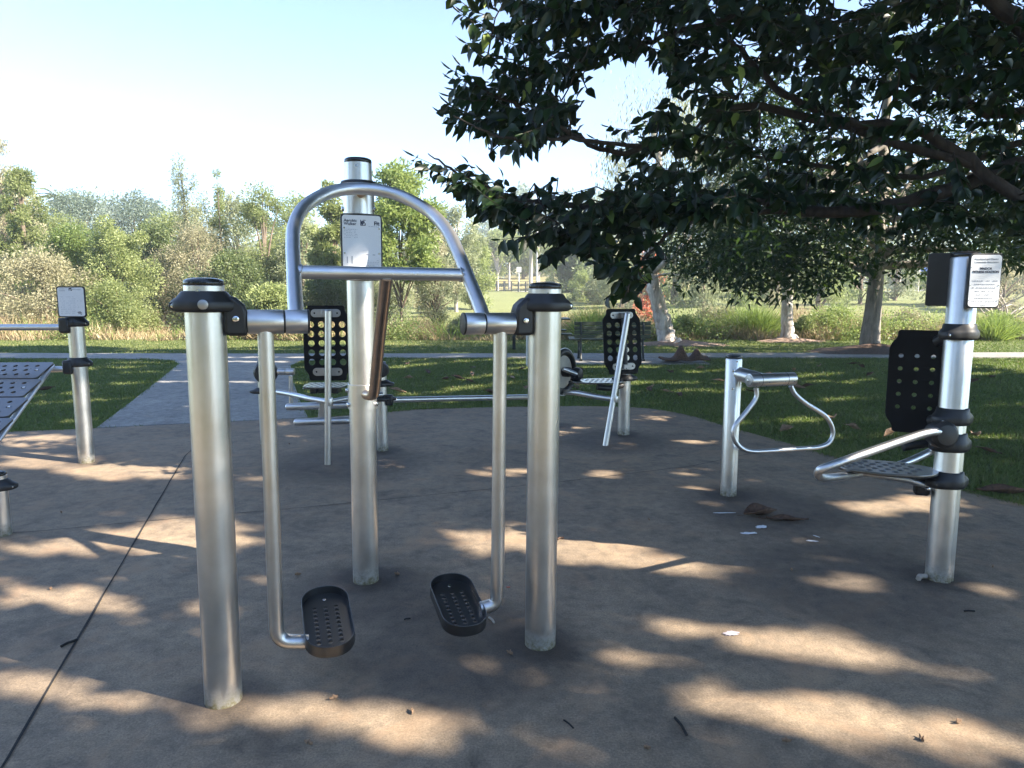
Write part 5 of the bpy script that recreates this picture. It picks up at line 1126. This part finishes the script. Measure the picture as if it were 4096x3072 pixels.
# ---- 6. reed and tussock bank along the creek
def bank(name, n, x0, x1, y0, y1, hfun, m, label, W=.016, lean=.35, seed=3):
    g = np.random.default_rng(seed); x = g.uniform(x0, x1, n); c = .5+.5*hashn(x*1.1, np.zeros(n)+seed, 1.) ; y = y0+(y1-y0)*g.random(n)+.25*np.sin(x*1.3)+.2*np.sin(x*3.1)
    # tufts
    tx = np.round(x/.33+.3*np.sin(y*5))*.33; dx_ = x-tx; x = tx+dx_*.55; D = np.stack([dx_*3.0+g.normal(0, lean, n), g.normal(0, lean, n), np.ones(n)], 1); H = hfun(x, y, g)*g.uniform(.45, 1.1, n)
    me = leaves(name, np.stack([x, y, hgt(x, y)-.02], 1), D, rdir(n), H, W*g.uniform(.6, 1.3, n), 'blade', np.clip(c*.4+g.random(n)*.6, 0, 1)); return tag(mesh_obj(name, me, m), label, kind='stuff')
bank('dry_reeds', 62000, -24, 22, 21.7, 26.5, lambda x, y, g: (.60+.10*(x > 1)+.22*np.sin(x*.7)+.2*np.sin(x*1.9+1))*(1+.28*(x < -2)*0)*(.8+.08*(y-21.7)), LM['straw'], 'dry straw coloured reeds and tussocks along the creek bank', .026)
bank('green_reeds', 15000, -24, 22, 21.9, 26.5, lambda x, y, g: (.5+.05*(x > 1)+.3*np.sin(x*.9+2)+.3*np.sin(x*2.3+.4)).clip(.12)*(1.0), LM['reed'], 'green reeds and weeds mixed through the dry bank', .028, .5, 8)
gw = np.random.default_rng(5); nb_ = 26000; cx_ = np.array([(-9, 22.0), (-6.3, 22.1), (-3.4, 22.2), (9.9, 22.2), (11.2, 22.3), (12.5, 22.3), (13.8, 22.4), (6.2, 22.6), (16.6, 22.2), (18, 22.3), (-13.5, 22.2), (4.6, 22.2), (10.5, 22.6), (12, 22.7)])
i = gw.integers(len(cx_), size=nb_); Pb = np.concatenate([cx_[i]+gw.normal(0, .42, (nb_, 2)), np.abs(gw.normal(0, .34, (nb_, 1)))], 1); Pb[:, 2] = Pb[:, 2].clip(0, .95)
tag(mesh_obj('bank_weeds', leaves('bank_weeds', Pb, rdir(nb_), rdir(nb_)+np.array([0, -.4, .8]), gw.uniform(.05, .11, nb_), gw.uniform(.03, .05, nb_), 'fine'), LM['bright']), 'leafy bright green weeds at the foot of the creek bank', kind='stuff')
# spiky grass clump (strap leaves) behind the bench
def tussock(x, y, h, n, lab, col='reed'):
    g = np.random.default_rng(int(abs(x)*10)+99); P = np.stack([g.normal(0, .16, n), g.normal(0, .16, n), np.zeros(n)], 1); D = P*np.array([3.2, 3.2, 0])+np.stack([g.normal(0, .28, n), g.normal(0, .28, n), np.ones(n)], 1)
    o = mesh_obj('grass_clump', leaves('grass_clump', P, D, rdir(n), h*g.uniform(.6, 1.1, n), .022, 'blade'), LM[col]); o.location = (x, y, float(hgt(x, y))); return tag(o, lab, 'grass clump')
tussock(TX(1285, 22.0), 22.0, 1.1, 1500, 'spiky bright green strap leaf clump behind the park bench'); tussock(TX(1640, 23), 23.0, 1.15, 1300, 'tall green reed clump left of the straight paperbark'); tussock(TX(1610, 23.6), 23.6, 1.1, 1100, 'green reed clump further left of the straight paperbark')
tussock(TX(2150, 21.8), 21.8, .9, 900, 'bright green clump right of the notice post'); tussock(TX(560, 22.2), 22.2, .75, 700, 'pale dry tussock left of the bearing tube', 'straw')
# bare branchy shrub at the far right
root = empty('bare_shrub', (TX(2160, 24.5), 24.5, 0), 'bare pale branched shrub behind the notice post at right', 'shrub'); mb = MB()
for k in range(26):
    a = random.uniform(0, 6.28); L = random.uniform(.8, 2.0); d = Vector((math.cos(a)*1.2, math.sin(a)*.5, random.uniform(.3, 1))).normalized(); p = Vector((random.uniform(-.4, .4), 0, random.uniform(.2, .9))); P = [p]
    for q in range(5): p = p+d*L/5; d = (d+Vector(tuple(rng.normal(0, .25, 3)))).normalized(); P.append(p)
    mb.tube(P, [.03, .025, .02, .014, .01, .005], 5)
mb.tube([(0, 0, -.2), (.1, 0, .5), (-.1, 0, 1.1)], .06, 7); build('branches', mb, M_GUM, root, ang=80)
# ---- 7. far park furniture
for k in range(9):
    x = TX(1058+k*15.5, 75.4); z = float(hgt(x, 75.4)); o = build('bollard', MB().lathe((0, 0, 0), [(.09, 0), (.09, .95), (.07, 1.05), (.001, 1.1)], 8), M_IRON, None); o.location = (x, 75.4, z)
    tag(o, 'short dark bollard in the row along the far road', 'bollard', 'dark bollards along the far road')
def far_post(dx_, y, h, r, m, lab, cat, head=None):
    x = TX(dx_, y); z = float(hgt(x, y)); root = empty(cat.replace(' ', '_'), (x, y, z), lab, cat); build('pole', MB().cyl((0, 0, 0), (0, 0, h), r, 8), m, root)
    if head: build('sign_panel', MB().box((0, -.06, h-.25), head), m, root)
far_post(1090+31, 77, 2.6, .05, M_WPOST, 'far road sign with white panel on a thin post', 'road sign', (.5, .04, .55)); far_post(1160, 82, 9.0, .10, M_WPOST, 'tall white lamp pole in the far park', 'lamp pole', (.5, .3, .12))
x = TX(1140, 79.0); root = empty('guard_rail', (x, 81.5, float(hgt(x, 81.5))), 'thin dark railing behind the far road', 'railing'); 
for k in range(7): build('railing_post', MB().box((-7.5+k*2.5, 0, .55), (.07, .07, 1.1)), M_IRON, root)
build('top_bar', MB().box((0, 0, 1.12), (15.2, .05, .05)), M_IRON, root); build('lower_bar', MB().box((0, 0, .3), (15.1, .04, .04)), M_IRON, root)
# play equipment seen at right between trunk and notice post
x = TX(1962, 70); z = float(hgt(x, 70)); root = empty('play_tower', (x, 70, z), 'far blue and silver play equipment left of the notice post', 'play equipment')
for k in (-.9, .9): build('pole', MB().cyl((k, 0, 0), (k, 0, 6.0), .14, 10), M_GUM, root)
build('platform', MB().box((2.2, .5, 1.5), (2.6, 1.4, .16)), plain('play_blue', (.03, .06, .3), .5), root); build('panel', MB().box((2.2, 0, 2.2), (2.4, .08, .9)), plain('play_blue_panel', (.04, .1, .4), .5), root)
o = build('red_marker', MB().lathe((0, 0, 0), [(.25, 0), (.22, .5), (.32, 1.0), (.1, 1.35)], 10), M_ORANGE, None); o.location = (TX(2006, 72), 72, float(hgt(TX(2006, 72), 72))+.6); tag(o, 'small orange red play marker beside the far play equipment', 'play marker')
# ---- 8. litter: dead leaves, bark, droppings
M_DEAD = plain('dead_leaf', (.10, .055, .033), .8, .5, 30, .4, 60); M_DEAD2 = plain('pale_dead_leaf', (.30, .195, .12), .8, .4, 30, .4, 60)
def dead_leaf(x, y, L, W, rz, curl, m, z=.0):
    mb = MB(); nx_, ny_ = 9, 4; vs = []
    for i in range(nx_+1):
        for j in range(-ny_, ny_+1):
            u = i/nx_; v = j/ny_; wv = W*.5*math.sin(math.pi*min(1, u*1.0))**.6*(.35+.65*min(1, (1-u)*2.2)) if 0 < u < 1 else 0
            vs.append((u*L-L/2, v*wv*(1-.25*curl*abs(v)), .006+curl*.5*W*(v*v)*math.sin(math.pi*u)+curl*.18*L*(u-.5)**2*2+.006*math.sin(9*u+4*v)))
    mb.add(vs, [(i*9+j, i*9+j+1, (i+1)*9+j+1, (i+1)*9+j) for i in range(nx_) for j in range(8)])
    mb.tube([(-L/2, 0, .006), (-L*.68, .01*L, .012)], .0025, 5)
    o = build('dead_leaf', mb, m, None, ang=80); o.location = (x, y, z); o.rotation_euler = (0, 0, rz)
    s = o.modifiers.new('solid', 'SOLIDIFY'); s.thickness = .0015; return o
p = G(1642, 1112); tag(dead_leaf(p.x, p.y, .26, .15, .3, .75, M_DEAD), 'crumpled brown dead leaf on the pad, the left of two lying together', 'leaf')
p = G(1700, 1124); tag(dead_leaf(p.x, p.y, .27, .085, -.12, .45, M_DEAD), 'long flat brown dead leaf on the pad, touching the crumpled one', 'leaf')
p = G(2170, 1066); tag(dead_leaf(p.x, p.y, .40, .14, -.1, .7, M_DEAD), 'large curled brown leaf on the grass by the pad at the right edge', 'leaf')
base_l = None
n_ = 0
while n_ < 64:
    yy_ = random.uniform(5.2, 14.8); xx_ = random.uniform(-.2, .78)*yy_*(1 if random.random() < .8 else -1)
    if not on_lawn(np.array([xx_]), np.array([yy_]))[0] or abs(xx_) > .76*yy_: continue
    if n_ % 8 == 0: proto = dead_leaf(0, 0, random.uniform(.16, .30), random.uniform(.07, .12), 0, random.uniform(.3, .9), M_DEAD2 if n_ % 16 else M_DEAD); o = proto
    else: o = proto.copy(); COL.objects.link(o)
    o.location = (xx_, yy_, .012); o.rotation_euler = (random.uniform(-.3, .3), random.uniform(-.3, .3), random.uniform(0, 6.28)); tag(o, 'curled brown dead leaf lying on the shaded lawn', 'leaf', 'dead leaves scattered on the lawn'); n_ += 1
# fallen palm sheath / bark heap on the lawn
p = G(1478, 782); mb = MB(); vs = []; n1, n2 = 18, 10
for i in range(n1+1):
    for k in range(n2+1):
        u = i/n1; v = k/n2; vs.append(((u-.5)*1.0, (v-.5)*.45, .05+.34*math.exp(-((u-.42)/.12)**2)*math.sin(math.pi*v)+.24*math.exp(-((u-.75)/.10)**2)*math.sin(math.pi*v)+.07*math.sin(6*u+3*v)*v+.05*abs(u-.5)))
mb.add(vs, [(i*(n2+1)+k, i*(n2+1)+k+1, (i+1)*(n2+1)+k+1, (i+1)*(n2+1)+k) for i in range(n1) for k in range(n2)])
o = build('palm_sheath', mb, M_DEAD, None, ang=80); o.location = (p.x, p.y, 0); s = o.modifiers.new('solid', 'SOLIDIFY'); s.thickness = .02; tag(o, 'large crumpled brown fallen palm sheath on the lawn right of the bench', 'palm sheath')
def splat(dx_, dy_, w_, h_, rz, lab, m=M_WHITE, nm='bird_dropping', cat='dropping', seed=1):
    g2 = random.Random(seed+int(dx_)); p = G(dx_, dy_); pts = []
    for k in range(22): a = 2*math.pi*k/22; q = 1+g2.uniform(-.35, .25); pts.append((w_/2*math.cos(a)*q, h_/2*math.sin(a)*q))
    me = plate_mesh(nm, pts, [], .002, bev=.0004); o = mesh_obj(nm, me, m); o.location = (p.x, p.y, .0045); o.rotation_euler = (0, 0, rz); tag(o, lab, cat)
splat(1564, 1109, .13, .012, .02, 'thin white streak on the pad left of the two brown leaves'); splat(1645, 1139, .085, .05, .4, 'largest white dropping on the pad below the brown leaves'); splat(1617, 1153, .10, .035, .1, 'white dropping left of and below the largest one')
splat(1755, 1170, .06, .022, -.3, 'small white dropping on the pad toward the notice post'); splat(1764, 1160, .045, .008, -1.0, 'thin white mark just above the small dropping'); splat(1578, 1370, .07, .04, .2, 'smeared grey white dropping in the sunlit strip, lower right', plain('grey_smear', (.42, .38, .42), .8))
splat(1098, 1270, .022, .012, .1, 'tiny red chip on the pad beside the right hanger leg', M_ORANGE, 'paint_chip', 'chip')
# twigs and small debris
def twig(dx_, dy_, L, rz, lab, r=.004, m=None, z=.005, bend=.3):
    p = G(dx_, dy_); o = build('twig', MB().tube(spline([(-L/2, 0, r), (-L*.1, L*.1*bend, r*1.3), (L*.15, L*.12*bend, r), (L/2, 0, r)], 4), r, 6), m or M_TWIG, None, ang=80); o.location = (p.x, p.y, z-.004); o.rotation_euler = (0, 0, rz); tag(o, lab, 'twig')
twig(1228, 1566, .055, -1.0, 'small curved dark twig in the shade right of the sunlit strip', .003, M_CONDARK); twig(1470, 1572, .10, -1.4, 'dark twig on the pad between the two sunlit strips', .005, M_CONDARK); twig(1062, 1342, .055, -1.1, 'pale stub of twig beside the right pedal', .0055, M_GUM)
twig(1992, 1253, .07, .5, 'gnarled pale bark piece at the foot of the notice post', .014, M_GUM, bend=1.2); twig(2094, 1322, .05, 0, 'dark twig on the pad below the notice post', .004, M_CONDARK); twig(1211, 1166, .05, .6, 'small curled brown twig in the sunlit strip by the right walker post', .007, M_DEAD, bend=1.5); twig(880, 1780/1.33, .03, .4, 'tiny dark twig between the pedals', .003, M_CONDARK)
twig(150, 1392, .07, 1.1, 'dark debris stuck in the joint at lower left', .006, M_CONDARK)

pr_ = None
# small crumbs of leaf and bark gathered on the slab
for k in range(16):
    dx_, dy_ = random.uniform(60, 2180), random.uniform(930, 1640); p = G(dx_, dy_)
    if not in_poly(np.array([p.x]), np.array([p.y]), pad)[0]: continue
    if k % 4 == 0: pr_ = None
    if pr_ is None: L = random.uniform(.014, .03); pr_ = dead_leaf(0, 0, L, L*random.uniform(.35, .6), 0, random.uniform(.2, .8), M_DEAD if k % 4 else M_DEAD2); o = pr_
    else: o = pr_.copy(); COL.objects.link(o)
    o.location = (p.x, p.y, .001); o.rotation_euler = (0, 0, random.uniform(0, 6.28)); tag(o, 'tiny brown leaf crumb lying on the concrete pad', 'leaf', 'leaf crumbs scattered on the pad')
# ---- 9. unseen trees added behind the camera, so that the metal has something to mirror
for k, (x, y, h, rad, lab) in enumerate(((-11, -15, 9, 6, 'broad dark unseen tree added behind the viewpoint, to the left'), (-1.5, -18, 10, 6, 'broad dark unseen tree added straight behind the viewpoint'), (9, -17, 9, 6, 'broad dark unseen tree added behind the viewpoint, to the right'), (-22, -7, 9, 6, 'broad dark unseen tree added far left behind the viewpoint'))):
    tree('park_tree', x, y, h, rad, 'dome', 'dark', lab, group=None, L=.5, W=.25, nl=5000, seed=200+k, base=.08, nclump=60)
# ---- 10. air
hz = MB().box((0, 60, 19), (300, 190, 44)); m = bpy.data.materials.new('haze'); m.use_nodes = True; t = m.node_tree; t.nodes.clear()
o_ = t.nodes.new('ShaderNodeOutputMaterial'); pv_ = t.nodes.new('ShaderNodeVolumePrincipled'); pv_.inputs['Color'].default_value = (.92, .95, 1, 1); pv_.inputs['Density'].default_value = .0016; pv_.inputs['Anisotropy'].default_value = 0
t.links.new(pv_.outputs[0], o_.inputs['Volume']); tag(build('haze', hz, m, smooth=False), kind='stuff')
